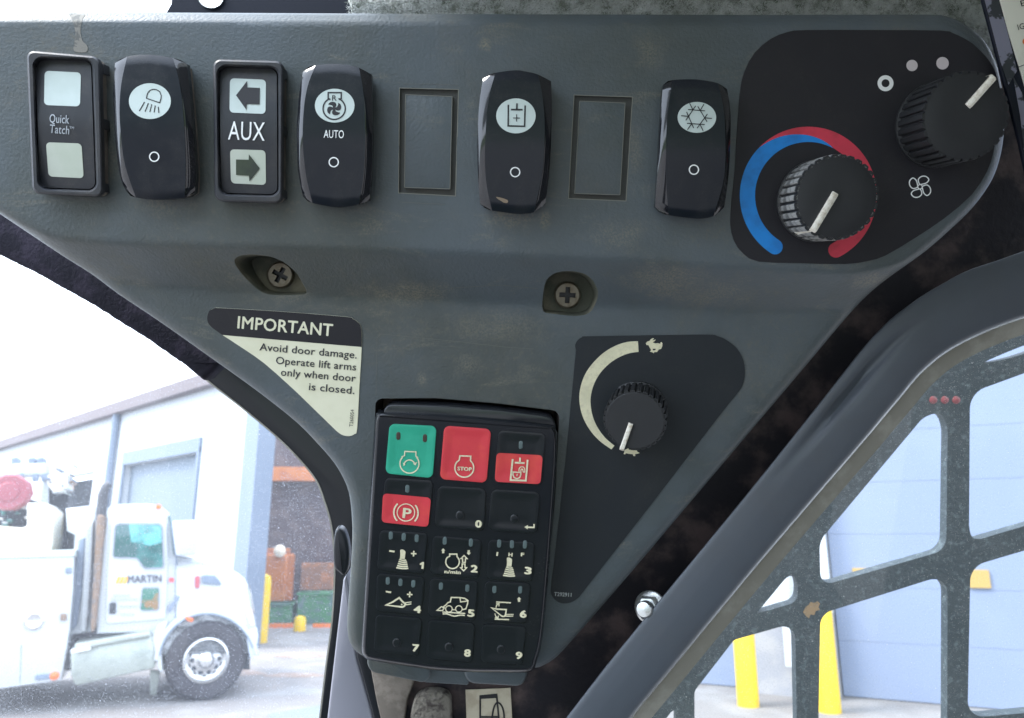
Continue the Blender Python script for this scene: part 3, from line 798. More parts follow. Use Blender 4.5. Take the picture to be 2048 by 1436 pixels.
# ------------------------------------------------------------------ rocker switches, framed type
def framed_switch(label, outer, opening, legend_cb, lean):
    cx = sum(p[0] for p in outer) / 4; cy = sum(p[1] for p in outer) / 4
    fr = PF.at(cx, cy, HC(cx, cy)); t = thing('rocker_switch', label, 'switch', fr, GS)
    H = .0068
    out = rpoly(outer, 16, 6); op = rpoly(opening, 17, 6)
    m = MB(fr)
    m.holed(inset(out, 4), [inset(op, -4)], 0, H, wall=False)
    a = m.ringpx(inset(out, 4), H); b = m.ringpx(inset(out, 1.2), H - .0003); c = m.ringpx(out, H - .0010); d = m.ringpx(out, H - .0026, H - .0010)
    m.join(a, b); m.join(b, c); m.join(c, d)
    a = m.ringpx(inset(op, -4), H); b = m.ringpx(inset(op, -1), H - .0005); c = m.ringpx(inset(op, 0), H - .0014); d = m.ringpx(inset(op, 1), 0.0004, H - .0014)
    m.join(a, b); m.join(b, c); m.join(c, d); m.q.append(tuple(d))
    m.build('bezel', M['bezel'], t, ang=50)
    # body of the switch under the bezel, notched on its right side
    q = inset(out, 2.5); m = MB(fr); m.join(m.ringpx(q, -.001, H - .0025), m.ringpx(q, H - .0025)); m.build('switch_housing', M['dusty'], t)
    x1 = max(p[0] for p in q)
    for (ya, yb, wd) in ((cy - 12, cy + 9, 4), (outer[2][1] - 28, outer[2][1] - 10, 3), (outer[1][1] + 14, outer[1][1] + 34, 3)):
        m = MB(fr); 
        u0, v0, _ = fr.uv(x1 - 1, yb, H - .0025); u1, v1, _ = fr.uv(x1, ya, H - .0025)
        m.box(u1 - .0002, u1 + .00045, v0, v1, .0006, .0040, .0001); m.build('side_clip', M['bezel'], t)
    pad = inset(op, 2.5)
    y0 = min(p[1] for p in pad); y1 = max(p[1] for p in pad); x0 = min(p[0] for p in pad); x1 = max(p[0] for p in pad)
    def hp(px, py):
        q = (py - y0) / (y1 - y0) * 2 - 1
        return H - .0008 - .0024 * (math.sqrt(q * q + .03) - .17) * (1 + lean * q)
    m = MB(fr)
    yc = (y0 + y1) / 2
    # paddle surface cut into rows so it can bend
    rows = np.linspace(0, 1, 25); poly = pad
    ring = densify(poly, 6)
    inner = [Vector((x, y)) for y in np.arange(y0 + 6, y1 - 3, 8) for x in np.arange(x0 + 7, x1 - 5, 16) if inside(inset(poly, 5), x, y)]
    P_ = [Vector(p) for p in ring] + inner
    vs2, _, fs2, *_ = delaunay_2d_cdt(P_, [(i, (i + 1) % len(ring)) for i in range(len(ring))], [], 0, 1e-5)
    for v in vs2: m.P(v.x, v.y, hp)
    m.q = [tuple(f) for f in fs2 if inside(poly, sum(vs2[i].x for i in f) / len(f), sum(vs2[i].y for i in f) / len(f))]
    ra = m.ringpx(ring, hp); rb = m.ringpx(ring, 0.0002, hp); m.join(ra, rb)
    m.build('paddle', M['matte2'], t, ang=40)
    legend_cb(t, fr, hp)
    return t
M['matte2'] = mat('framed_paddle', (0.020, 0.022, 0.028), .40, grain=2200, gstr=.12, dust=.7, dcol=(.10, .09, .075), dscale=70)
def sq(t, fr, hp, pts, mt):
    m = MB(fr); poly = densify(rpoly(pts, 8, 4), 12); y0 = min(p[1] for p in poly)
    c = Vector((sum(p[0] for p in poly) / len(poly), sum(p[1] for p in poly) / len(poly)))
    P_ = [Vector(p) for p in poly] + [Vector((x, y)) for y in np.arange(y0 + 6, y0 + 70, 8) for x in np.arange(c.x - 30, c.x + 31, 15) if inside(inset(poly, 3), x, y)]
    vs2, _, fs2, *_ = delaunay_2d_cdt(P_, [(i, (i + 1) % len(poly)) for i in range(len(poly))], [], 1, 1e-5)
    for v in vs2: m.P(v.x, v.y, on(hp, .00015))
    m.q = [tuple(f) for f in fs2]
    return m.build('legend_window', mt, t, face=True)
def qt(t, fr, hp):
    sq(t, fr, hp, [(89.5, 141.5), (162, 145), (160, 213), (88, 210)], M['lens'])
    sq(t, fr, hp, [(92, 284.5), (163, 287), (167.5, 356.5), (97, 353)], M['lensgreen'])
    m = MB(fr); m.text('Quick', (98.8, 244.8), (137.8, 247.2), 16.6, on(hp, .0003), .006); m.text('Tatch', (99, 265.5), (137.8, 268.8), 16.6, on(hp, .0003), .006)
    m.text('TM', (138.8, 257.5), (147.8, 258.2), 4.8, on(hp, .0003)); m.build('lettering', mat('grey_print', (.42, .45, .48), .5), t, face=True)
framed_switch('framed rocker switch reading Quick Tatch with two plain pale squares', [(53, 100.5), (199.5, 113), (206, 394), (64.5, 387)], [(68, 116), (184, 119), (193, 381), (78, 377)], qt, -.0)
def aux(t, fr, hp):
    a = sq(t, fr, hp, [(460, 156.5), (532, 159.5), (531, 228), (459, 225)], M['lens'])
    b = sq(t, fr, hp, [(460, 298.6), (531, 300.5), (532, 370), (462, 366.5)], M['lensgreen'])
    m = MB(fr); m.sheet([Z2(*p) for p in [(265, 370), (347, 265), (347, 312), (440, 316), (438, 437), (344, 433), (342, 478)]], on(hp, .00035)); m.build('left_arrow', M['ink'], a, face=True)
    m = MB(fr); m.sheet([Z2(*p) for p in [(440, 908), (360, 805), (358, 845), (265, 843), (265, 957), (360, 962), (364, 1005)]], on(hp, .00035)); m.build('right_arrow', M['greenink'], b, face=True)
    m = MB(fr); m.text('AUX', (456, 279.0), (529, 281.5), 36.5, on(hp, .00045), 0.0); m.build('lettering', M['white'], t, face=True)
framed_switch('framed rocker switch reading AUX between a left and a right arrow', [(426, 118), (567, 122), (564.5, 407), (429, 402.5)], [(436, 132), (556, 135), (557, 391), (440, 388)], aux, 0)

# ------------------------------------------------------------------ decals
def decal(name, label, cat, poly, mt, group=None, th=.0003):
    c = (sum(p[0] for p in poly) / len(poly), sum(p[1] for p in poly) / len(poly))
    fr = PF.at(c[0], c[1], HC(*c)); t = thing(name, label, cat, fr, group)
    m = MB(fr)
    def loc(off): return lambda x, y: HC(x, y) - HC(*c) + off
    ring = densify(poly, 14); x0 = min(p[0] for p in ring); x1 = max(p[0] for p in ring); y0 = min(p[1] for p in ring); y1 = max(p[1] for p in ring)
    gx_, gy_ = np.meshgrid(np.arange(x0 + 5, x1, 16), np.arange(y0 + 5, y1, 16)); P2 = np.stack([gx_.ravel(), gy_.ravel()], 1)
    ok = pin(P2, ring); P2 = P2[ok]; P2 = P2[seg_dist(P2, np.array(ring)) > 4]
    vs2, _, fs2, *_ = delaunay_2d_cdt([Vector(p) for p in ring] + [Vector(p) for p in P2], [(i, (i + 1) % len(ring)) for i in range(len(ring))], [], 1, 1e-5)
    for v in vs2: m.P(v.x, v.y, loc(th))
    m.q = [tuple(f) for f in fs2]
    a = m.ringpx(ring, loc(th)); b = m.ringpx(inset(ring, -.4), loc(-.0001), loc(th)); m.join(a, b)
    m.build('decal_sheet', mt, t, ang=30)
    return t, fr, loc
# climate decal
poly = spl([(1613, 60), (1750, 60), (1881, 61), (1905, 66), (1927, 76), (1945, 87), (1961, 102), (1975, 117), (1987, 136), (1997, 165), (2002, 200), (1999, 245), (1992, 276), (1986, 308), (1974, 343), (1943, 390), (1888, 437), (1830, 476),
            (1771, 511), (1736, 522), (1690, 528), (1600, 526), (1518, 523), (1487, 507), (1468, 480), (1461, 445), (1465, 390), (1470, 340), (1479, 195), (1489, 144), (1510, 105), (1541, 78), (1575, 64)], 2)
t, cf, cl = decal('climate_decal', 'black climate control decal with blue and red temperature arc and fan symbol', 'decal', poly, M['decal'])
m = MB(cf)
C0 = (1616.5, 391)
def rim(r, a): return (C0[0] + r * math.cos(R(a)), C0[1] - r * 1.005 * math.sin(R(a)))
RO, RI = 137, 106.5
def split(a):      # where red meets blue
    return RO if a > 136 else (RI if a < 62 else RI + (RO - RI) * ((a - 62) / 74) ** .85)
A = list(np.linspace(62, 237, 44))
m = MB(cf)
outer = [rim(split(a), a) for a in A]; inner_ = [rim(RI, a) for a in A]
capc = rim((RO + RI) / 2, 237); rr2 = (RO - RI) / 2
m.join(m.ringpx(outer, cl(.0004)), m.ringpx(inner_, cl(.0004)), False)
m.sheet([(capc[0] + rr2 * math.cos(R(-a)), capc[1] + rr2 * math.sin(R(-a))) for a in np.linspace(237, 417, 14)], cl(.0004))
m.build('cold_arc', M['blue'], t, face=True)
m = MB(cf); A = list(np.linspace(-63, 136, 50))
m.join(m.ringpx([rim(RO, a) for a in A], cl(.0004)), m.ringpx([rim(split(a), a) for a in A], cl(.0004)), False)
capc = rim((RO + RI) / 2, -63)
m.sheet([(capc[0] + rr2 * math.cos(R(-a)), capc[1] + rr2 * math.sin(R(-a))) for a in np.linspace(-243, -63, 14)], cl(.0004))
m.build('hot_arc', M['red'], t, face=True)
m = MB(cf); m.stroke(ell(1771, 166.5, 12, 12, 32), 8, cl(.0004), True); m.build('off_mark', M['white'], t, face=True)
m = MB(cf); m.sheet(ell(1824, 131, 11.3), cl(.0004)); m.build('low_speed_dot', mat('pinkish_print', (.62, .56, .56), .5), t, face=True)
m = MB(cf); m.sheet(ell(1885, 126.5, 12.5), cl(.0004)); m.build('high_speed_dot', bpy.data.materials['pinkish_print'], t, face=True)
m = MB(cf)
for k in range(4):
    a0 = R(90 * k - 2)
    bl = spl([(3, 6), (6, 14), (15, 18), (19, 13), (19, 4), (12, 3)], 5)
    bl = spl([(-1, 5.2), (-4, 14), (2, 20.5), (11, 21), (17, 15), (13, 8.5), (5, 5.5)], 4)
    m.stroke([(1840 + x * math.cos(a0) - y * math.sin(a0), 373.5 - (x * math.sin(a0) + y * math.cos(a0))) for x, y in bl], 2.3, cl(.0004 + k * .00001), True)
m.stroke(ell(1840, 373.5, 4.4, 4.4, 14), 2.0, cl(.00045), True)
m.build('fan_symbol', M['white'], t, face=True)
# speed decal
poly = (spl([(1152, 700), (1150.5, 690), (1156, 680), (1165, 674.5), (1176, 673), (1300, 671), (1415, 669.6), (1434, 672), (1452, 679.5), (1475, 698), (1487, 722), (1490, 747), (1485, 771), (1473, 789), (1440, 830), (1300, 1012), (1169, 1180), (1160, 1192), (1146, 1203), (1128, 1207), (1113, 1202), (1103, 1190), (1102, 1179)], 3, False) + [(1131.6, 919)])
ZT = lambda x, y: (1080 + x / 4.655, 640 + y / 4.655)
t, sf, sl = decal('speed_decal', 'dark throttle decal with rabbit, turtle and tapering cream arc', 'decal', poly, M['decal2'])
m = MB(sf)
so = [(912, 197), (820, 203), (720, 232), (620, 285), (530, 360), (450, 455), (400, 550), (370, 660), (367, 760), (385, 860), (420, 950), (480, 1045), (560, 1130), (665, 1205)]
si = [(918, 297), (830, 310), (740, 345), (660, 395), (580, 470), (520, 560), (485, 650), (470, 745), (478, 840), (502, 930), (545, 1015), (610, 1100), (693, 1170)]
so = spl(so, 4, False); si = spl(si, 4, False)
def resamp(p, n):
    p = np.array(p); d = np.r_[0, np.cumsum(np.hypot(*np.diff(p, axis=0).T))]; q = np.linspace(0, d[-1], n)
    return list(zip(np.interp(q, d, p[:, 0]), np.interp(q, d, p[:, 1])))
m.join(m.ringpx([ZT(*p) for p in resamp(so, 60)], sl(.0004)), m.ringpx([ZT(*p) for p in resamp(si, 60)], sl(.0004)), False)
m.build('speed_arc', M['cream'], t, face=True)
m = MB(sf)
m.holed([ZT(*p) for p in [(985, 215), (1000, 200), (1020, 195), (1030, 180), (1050, 168), (1062, 171), (1045, 190), (1078, 181), (1073, 192), (1050, 208), (1075, 218), (1100, 215), (1120, 222), (1122, 208), (1133, 205), (1140, 218), (1138, 245), (1128, 268), (1105, 275), (1090, 298), (1062, 300), (1060, 310), (1045, 300), (1022, 295), (1035, 280), (1020, 255), (1010, 235), (990, 232)]],
        [[ZT(*p) for p in [(1048, 268), (1078, 268), (1074, 280), (1052, 283)]]], 0, sl(.0004), wall=False)
m.build('rabbit_symbol', M['cream'], t, face=True)
m = MB(sf); m.sheet([ZT(*p) for p in [(785, 1212), (798, 1205), (820, 1195), (840, 1198), (860, 1212), (880, 1212), (900, 1213), (908, 1228), (930, 1238), (910, 1245), (888, 1248), (885, 1268), (868, 1265), (865, 1250), (820, 1245), (800, 1240), (790, 1252), (778, 1245), (785, 1230)]], sl(.0004)); m.build('turtle_symbol', M['cream'], t, face=True)
m = MB(sf); m.text('T292911', (1108.3, 1191.5), (1142.5, 1193.5), 7.4, sl(.0004), .03); m.build('part_number', mat('grey_number', (.34, .36, .35), .5), t, face=True)
# warning label
lab = spl([(431, 615.5), (560, 623), (690, 633.5), (705, 637.5), (716, 645), (722, 656), (723.3, 694), (719, 770), (714.3, 857), (709, 868), (700, 872), (690, 871.5), (681, 868), (672, 861)], 3, False) + spl([(595, 786), (529, 727), (474, 689), (445, 670), (424, 655), (416, 645), (414.5, 633), (419, 621)], 3, False)
def yline(x): return 670 + (x - 445) * (24.0 / 278)
t, lf, ll = decal('warning_label', 'triangular cream and black warning label reading IMPORTANT Avoid door damage', 'label', lab, M['labelcream'])
head = [p for p in lab if p[1] <= yline(p[0]) + .5]
# order: keep contiguous
i0 = next(i for i, p in enumerate(lab) if p[1] > yline(p[0]) + .5)
ordl = lab[i0:] + lab[:i0]
head = [(723.2, yline(723.2))][:0] + [p for p in ordl if p[1] <= yline(p[0]) + .5]
m = MB(lf); m.sheet([(445.5, yline(445.5))] + head + [(723.1, yline(723.1))], ll(.00036)); m.build('black_heading', M['decal'], t, face=True)
m = MB(lf); m.text('IMPORTANT', (475, 656.2), (664, 672.2), 23.6, ll(.00045), .022); m.build('heading_lettering', M['labelcream'], t, face=True)
m = MB(lf)
for txt, a, b in (('Avoid door damage.', (518.8, 700.5), (713, 717)), ('Operate lift arms', (551.5, 727.5), (711.5, 741)), ('only when door', (561.5, 751), (710.5, 763.5)), ('is closed.', (617.5, 780), (708.3, 788))):
    m.text(txt, a, b, 14.2, ll(.00045), .012)
m.text('T260054', (705.5, 853.5), (708, 819.5), 7.0, ll(.00045), .0)
m.build('lettering', mat('dark_lettering', (.03, .03, .035), .5), t, face=True)
# clear film patch above the keypad
m = MB(PF); poly = rpoly([(755, 668), (1146, 700), (1137, 850), (752, 800)], [12, 8, 4, 4], 4)

# ------------------------------------------------------------------ knobs
def knob(label, base, r_px, hgt, tip0, tip1, fr0, hloc, mt_side, side_down=True, flutes=30, pw=6.2):
    fr = fr0
    u, v, _ = fr.uv(base[0], base[1], 0); 
    t = thing('rotary_knob', label, 'knob', fr, 'rotary knobs')
    r = r_px
    m = MB(fr)
    m.lathe([(r * 1.02, -.0005), (r * 1.02, .0011), (r * .945, .0016), (r * .935, hgt - .0003), (r * .91, hgt - .0001)], 64)
    m.build('core', M['knob'], t, ang=40)
    pit = 2 * math.pi / flutes; hw = pit * .33
    m = MB(fr); rings = []
    for (rr, z, k) in ((1.0, .0013, 1), (1.0, hgt - .0009, 1), (.985, hgt - .0003, .92), (.95, hgt + .0002, .8)):
        rings.append([m.L(r * rr * math.cos(a_) * f_, r * rr * math.sin(a_) * f_, z) for a_, f_ in ((-hw * k, .92 / rr), (-hw * k, .985), (-hw * k * .7, 1), (hw * k * .7, 1), (hw * k, .985), (hw * k, .92 / rr))])
    for a_, b_ in zip(rings, rings[1:]): m.join(a_, b_)
    m.q.append(tuple(rings[-1])); m.q.append(tuple(reversed(rings[0])))
    rib = m.build('rib', mt_side, t, ang=35)
    for i in range(1, flutes):
        o = rib.copy(); col.objects.link(o); o.parent = t; o.matrix_basis = rib.matrix_basis @ Matrix.Rotation(i * pit, 4, 'Z')
    m = MB(fr)
    n = flutes * 8
    def capring(rr, z, k):
        out = []
        for i in range(n):
            ph = (((i / 8) + .5) % 1.0) - .5; w_ = 1 if abs(ph) < .27 else (1 - k if abs(ph) > .42 else 1 - k * .6)
            a_ = 2 * math.pi * i / n; out.append(m.L(rr * w_ * math.cos(a_), rr * w_ * math.sin(a_), z))
        return out
    rs = [capring(r * .995, hgt - .0005, .065), capring(r * .985, hgt + .0002, .065), capring(r * .915, hgt + .0002, .0), capring(r * .90, hgt + .0003, 0), capring(r * .5, hgt + .0003, 0), capring(r * .02, hgt + .0003, 0)]
    for a_, b_ in zip(rs, rs[1:]): m.join(a_, b_)
    m.q.append(tuple(rs[-1])); m.build('cap', M['knob'], t, ang=30)
    # pointer
    z = hgt + .0003
    a = Vector(fr.uv(*tip0, z)[:2]); b = Vector(fr.uv(*tip1, z)[:2])
    d = (b - a).normalized(); nrm = Vector((-d.y, d.x)); wd = pw * .00016
    m = MB(fr)
    path = [(a, z + .0007), (a + d * .0006, z + .0011), (b - d * .0006, z + .0011), (b, z + .0004)]
    if side_down: path.append((b + d * .0006, .004))
    def ring4(p, zz, inn):
        return None
    prof = []
    L1 = []
    for (p, zz) in path:
        L1.append([m.L(p.x + nrm.x * wd, p.y + nrm.y * wd, zz - .0003), m.L(p.x + nrm.x * wd * .6, p.y + nrm.y * wd * .6, zz), m.L(p.x - nrm.x * wd * .6, p.y - nrm.y * wd * .6, zz), m.L(p.x - nrm.x * wd, p.y - nrm.y * wd, zz - .0003)])
    for x_, y_ in zip(L1, L1[1:]): m.join(x_, y_, False)
    low = []
    for (p, zz), s_ in zip(path, range(9)):
        q = p - d * (.0016 if s_ >= 2 else -.0002)
        low.append([m.L(q.x + nrm.x * wd, q.y + nrm.y * wd, min(zz - .0013, z - .0010)), m.L(q.x - nrm.x * wd, q.y - nrm.y * wd, min(zz - .0013, z - .0010))])
    for k in range(len(L1) - 1):
        m.q.append((L1[k][0], low[k][0], low[k + 1][0], L1[k + 1][0])); m.q.append((L1[k][3], L1[k + 1][3], low[k + 1][1], low[k][1]))
    m.q.append((L1[0][0], L1[0][1], L1[0][2], L1[0][3], low[0][1], low[0][0])); e = -1
    m.q.append((L1[e][3], L1[e][2], L1[e][1], L1[e][0], low[e][0], low[e][1]))
    m.build('pointer', M['pointer'], t, ang=40)
    return t
PXM = PF.uv(1025, 400, 0)[0] - PF.uv(1024, 400, 0)[0]
fr = PF.at(1634, 402, HC(1634, 402) + .0003)
knob('temperature knob with dusty ribs inside the blue and red arc', (1634, 402), 80 * PXM, .0148, (1670, 386), (1624, 463), fr, 0, M['knobdust'])
fr = PF.at(1874, 250, .0003)
knob('fan speed knob at the far right, its white pointer aimed up and right', (1874, 250), 81.5 * PXM, .0150, (1934, 213), (1987, 153), fr, 0, M['knob'], pw=6.2)
fr = PF.at(1274, 822, -DROP + .0003).tilt(R(4), R(-13))
knob('smaller throttle knob with pointer down beside the turtle', (1274, 822), 63 * PXM * 1.05, .0120, (1262, 846), (1243, 900), fr, 0, M['knob'], flutes=30, pw=5.0)

# ------------------------------------------------------------------ the keypad
kf = PF.at(925, 1085, -DROP)
kp = thing('keypad', 'black button keypad with one green and three red keys and numbers 0 to 9', 'keypad', kf)
FH = .0080
face = (spl([(754, 842), (757, 833), (766, 828), (850, 830), (908, 834), (1000, 842), (1094, 853), (1104, 857), (1110, 868)], 3, False) +
        spl([(1108, 930), (1096, 1100), (1081, 1269), (1068, 1324), (1064, 1334), (1055, 1339.5), (1034, 1340.8)], 3, False) +
        spl([(960, 1340), (877, 1336), (810, 1327), (744, 1316), (732, 1310), (728, 1299), (729, 1260), (740, 1078)], 3, False))
face = densify(face, 14)
m = MB(kf)
rg = [m.ringpx(inset(face, -5.0), -.002, FH - .0042), m.ringpx(inset(face, -5.0), FH - .0042), m.ringpx(inset(face, -3.6), FH - .0024), m.ringpx(inset(face, -1.6), FH - .0007), m.ringpx(inset(face, 1.5), FH), m.ringpx(inset(face, 5), FH)]
for a, b in zip(rg, rg[1:]): m.join(a, b)
m.q.append(tuple(rg[-1])); m.build('housing', M['keyhouse'], kp, ang=60)
# hood standing behind the upper edge
m = MB(kf); hood = rpoly([(764, 834), (769, 813), (782, 808), (900, 811), (1000, 819), (1095, 831), (1110, 840), (1113, 862)], [3, 12, 8, 5, 5, 10, 12, 4], 4)
m.prism(hood + [(1080, 900), (780, 890)], -.004, FH - .0035, 3.5, .0014); m.build('hood', M['keyhouse'], kp, ang=60)
ZK = lambda x, y: (720 + x / 4.788, 780 + y / 4.788)
ZB = lambda x, y: (720 + x / 3.82, 1060 + y / 3.82)
ZC = lambda x, y: (740 + x / 7.56, 1050 + y / 7.56)
ZD = lambda x, y: (860 + x / 7.18, 1050 + y / 7.18)
def smst(t): t = max(0, min(1, t)); return t * t * (3 - 2 * t)
class Key:
    def __init__(s, quad, mt, label=None, r=9, bump=None, dish=.00028):
        s.poly = rpoly(quad, r, 5); s.pa = np.array(s.poly); s.dish = dish
        x0, y0 = s.pa.min(0); x1, y1 = s.pa.max(0)
        ring = densify(s.poly, 7)
        ins = []
        for dd in (1.5, 3.5): ins += [p for p in inset(ring, dd)]
        gx_, gy_ = np.meshgrid(np.arange(x0 + 6, x1 - 4, 5), np.arange(y0 + 6, y1 - 4, 5)); P = np.stack([gx_.ravel(), gy_.ravel()], 1)
        P = P[pin(P, s.poly)]; P = P[seg_dist(P, s.pa) > 5]
        s.bump = bump
        vs2, _, fs2, *_ = delaunay_2d_cdt([Vector(p) for p in ring] + [Vector(p) for p in ins] + [Vector(p) for p in P], [(i, (i + 1) % len(ring)) for i in range(len(ring))], [], 1, 1e-5)
        m = MB(kf); VP = np.array([(v.x, v.y) for v in vs2]); hh = s.harr(VP)
        for (x, y), h in zip(VP, hh): m.P(x, y, float(h))
        m.q = [tuple(f) for f in fs2]
        a = m.ringpx(ring, lambda x, y: s.h(x, y)); b = m.ringpx(inset(ring, -.8), FH - .0002, FH); m.join(a, b)
        s.ob = m.build('key', mt, kp, ang=70)
        if label: s.ob['label'] = label
        if bump:
            m = MB(kf); m.prism(ell(bump[0], bump[1], 8.5, 9, 24), s.h(*bump) - .0002, s.h(*bump) + .00045, 3.2, .00035); m.build('raised_dot', mt, s.ob)
    def harr(s, P):
        d = seg_dist(P, s.pa)
        h = FH + .00042 + .00005 * np.clip(d / 2.2, 0, 1) - s.dish * (lambda t: t * t * (3 - 2 * t))(np.clip((d - 2.5) / 17, 0, 1))
        # the pad leans back: its upper half dips a little more
        if False:
            r = np.hypot(P[:, 0] - s.bump[0], P[:, 1] - s.bump[1]); h = h + .00045 * np.exp(-(np.clip(r - 5.5, 0, 99) / 2.4) ** 2)
        return h
    def h(s, x, y): return float(s.harr(np.array([[x, y]], float))[0])
    def hp(s, d=.00018): return lambda x, y: s.h(x, y) + d
    def led(s, *cs, mt='led'):
        for c in cs:
            m = MB(kf); x, y = c; m.prism(rpoly([(x - 4.0, y - 8), (x + 4.4, y - 8), (x + 3.8, y + 8), (x - 4.4, y + 8)], 4, 4), s.h(x, y) - .0002, s.h(x, y) + .00016, 1.2, .0001); m.build('indicator_lamp', M[mt], s.ob)
    def sym(s, name='symbol'): return MB(kf), s.hp()
    def num(s, txt, c, w=10, hgt=13.3):
        m = MB(kf)
        if txt == '1':
            m.sheet([(c[0] + x * .95, c[1] + y) for x, y in [(-4.5, -3.6), (1.0, -7), (4.6, -7), (3.4, 7), (-1.4, 6.8), (-.6, -1.6), (-4.4, -.6)]], s.hp(.0002)); m.build('number', M['cream'], s.ob, face=True); return
        m.text(txt, (c[0] - w / 2 - 1, c[1] + hgt / 2 - .4), (c[0] + w / 2 - 1, c[1] + hgt / 2 + .4), hgt, s.hp(.0002), .055); m.build('number', M['cream'], s.ob, face=True)
def plus(m, c, r, w, h):
    m.stroke([(c[0] - r, c[1] - r * .06), (c[0] + r, c[1] + r * .06)], w, h); m.stroke([(c[0] + r * .06, c[1] - r), (c[0] - r * .06, c[1] + r)], w, h)
def engine(m, Z, c, r, neck, w, h, skip=(118, 422)):
    m.stroke([Z(c[0] + r * math.cos(R(a)), c[1] - r * math.sin(R(a))) for a in np.linspace(skip[0], skip[1], 40)], w, h)
    m.stroke([Z(*p) for p in neck], w, h)
# row 1
k = Key([(779.5, 848), (873, 852.5), (865, 956), (771, 946.5)], M['keygreen'], 'green engine start key', r=11)
k.led((796.6, 872), (849.7, 876.5), mt='leddark'); m, h = k.sym()
engine(m, ZK, (474, 705), 91, [(398, 642), (426, 628), (430, 588), (536, 592), (535, 632), (556, 650)], 2.4, h, (136, 404))
m.stroke([ZK(473 + 52 * math.cos(R(a)), 722 - 52 * math.sin(R(a))) for a in np.linspace(180, 15, 16)], 2.4, h)
m.sheet([ZK(508, 705), ZK(550, 688), ZK(530, 722)], h); m.sheet([ZK(411, 695), ZK(418, 728), ZK(436, 712)], h)
m.build('symbol', M['cream'], k.ob, face=True)
k = Key([(889, 852), (982, 858.5), (973, 965.5), (880, 958)], M['keyred'], 'red engine stop key', r=11); m, h = k.sym()
engine(m, ZK, (999, 745), 90, [(925, 692), (950, 672), (957, 630), (1061, 634), (1058, 676), (1078, 700)], 2.7, h, (144, 396))
m.text('STOP', ZK(934, 768), ZK(1068, 776), 7.0, k.hp(.0002), .05); m.build('symbol', M['cream'], k.ob, face=True)
k = Key([(998, 861), (1091, 868), (1082.5, 970), (988, 965)], M['key'], 'dark key with red lower half and padlock symbol', r=10)
k.led((1041.6, 890))
def redcover(k, quad):
    m = MB(kf); P0 = rpoly(quad, 8, 5); ring = densify(P0, 8); pr = np.array(ring)
    x0, y0 = pr.min(0); x1, y1 = pr.max(0)
    gx_, gy_ = np.meshgrid(np.arange(x0 + 5, x1 - 3, 6), np.arange(y0 + 5, y1 - 3, 6)); P = np.stack([gx_.ravel(), gy_.ravel()], 1); P = P[pin(P, ring)]; P = P[seg_dist(P, pr) > 3]
    vs2, _, fs2, *_ = delaunay_2d_cdt([Vector(p) for p in ring] + [Vector(p) for p in P], [(i, (i + 1) % len(ring)) for i in range(len(ring))], [], 1, 1e-5)
    for v in vs2: m.P(v.x, v.y, k.hp(.00012))
    m.q = [tuple(f) for f in fs2]
    return m.build('red_panel', M['keyred'], k.ob, face=True)
redcover(k, [(993, 905.5), (1085.5, 910.5), (1081, 968.5), (989.5, 963.5)]); h = k.hp(.00032)
m = MB(kf)
m.stroke([ZK(1462, 662), ZK(1441, 863), ZK(1588, 868), ZK(1605, 668)], 3.5, h); m.stroke([ZK(1533, 648), ZK(1530, 702)], 3.5, h); m.stroke([ZK(1482, 695), ZK(1576, 700)], 3.6, h)
m.stroke([ZK(*p) for p in [(1466, 785), (1540, 790), (1540, 810), (1530, 838), (1502, 850), (1476, 838), (1464, 812)]], 2.4, h, True)
m.stroke([ZK(*p) for p in spl([(1524, 786), (1522, 760), (1535, 740), (1555, 735), (1574, 748), (1577, 785), (1562, 782), (1560, 765), (1550, 756), (1541, 765), (1540, 786)], 3, False)], 1.9, h)
m.stroke([ZK(1500, 808), ZK(1507, 808), ZK(1502, 824)], 1.8, h)
m.build('symbol', M['cream'], k.ob, face=True)
# row 2
k = Key([(771, 956), (866, 962), (857, 1055), (762, 1045)], M['key'], 'dark key with red lower half and parking brake symbol', r=10)
k.led((814.8, 977.5)); redcover(k, [(766, 986.5), (862, 995.5), (856.5, 1054), (763, 1044.5)]); h = k.hp(.00032)
m = MB(kf); m.stroke([ZK(440 + 84 * math.cos(R(a)), 1173 - 82 * math.sin(R(a))) for a in range(0, 360, 10)], 2.0, h, True)
m.stroke([ZK(440 + 116 * math.cos(R(a)), 1173 - 116 * math.sin(R(a))) for a in range(133, 228, 6)], 3.1, h); m.stroke([ZK(440 + 116 * math.cos(R(a)), 1177 - 116 * math.sin(R(a))) for a in range(-44, 46, 6)], 3.1, h)
m.text('P', ZK(410, 1222), ZK(484, 1229), 19, k.hp(.00034), .03); m.build('symbol', M['cream'], k.ob, face=True)
k = Key([(876, 972), (972, 978), (968, 1061), (869, 1054)], M['key'], r=12, bump=(920, 1031)); k.num('0', (957.5, 1047.8), 11)
k = Key([(983, 979), (1080, 985), (1073, 1067), (977, 1060)], M['key'], r=12, bump=(1029, 1038))
m, h = k.sym(); m.stroke([ZK(1668, 1283), ZK(1666, 1316), ZK(1600, 1314)], 3.0, h); m.sheet([ZK(1574, 1312), ZK(1608, 1292), ZK(1606, 1336)], h); m.build('enter_arrow', M['cream'], k.ob, face=True)
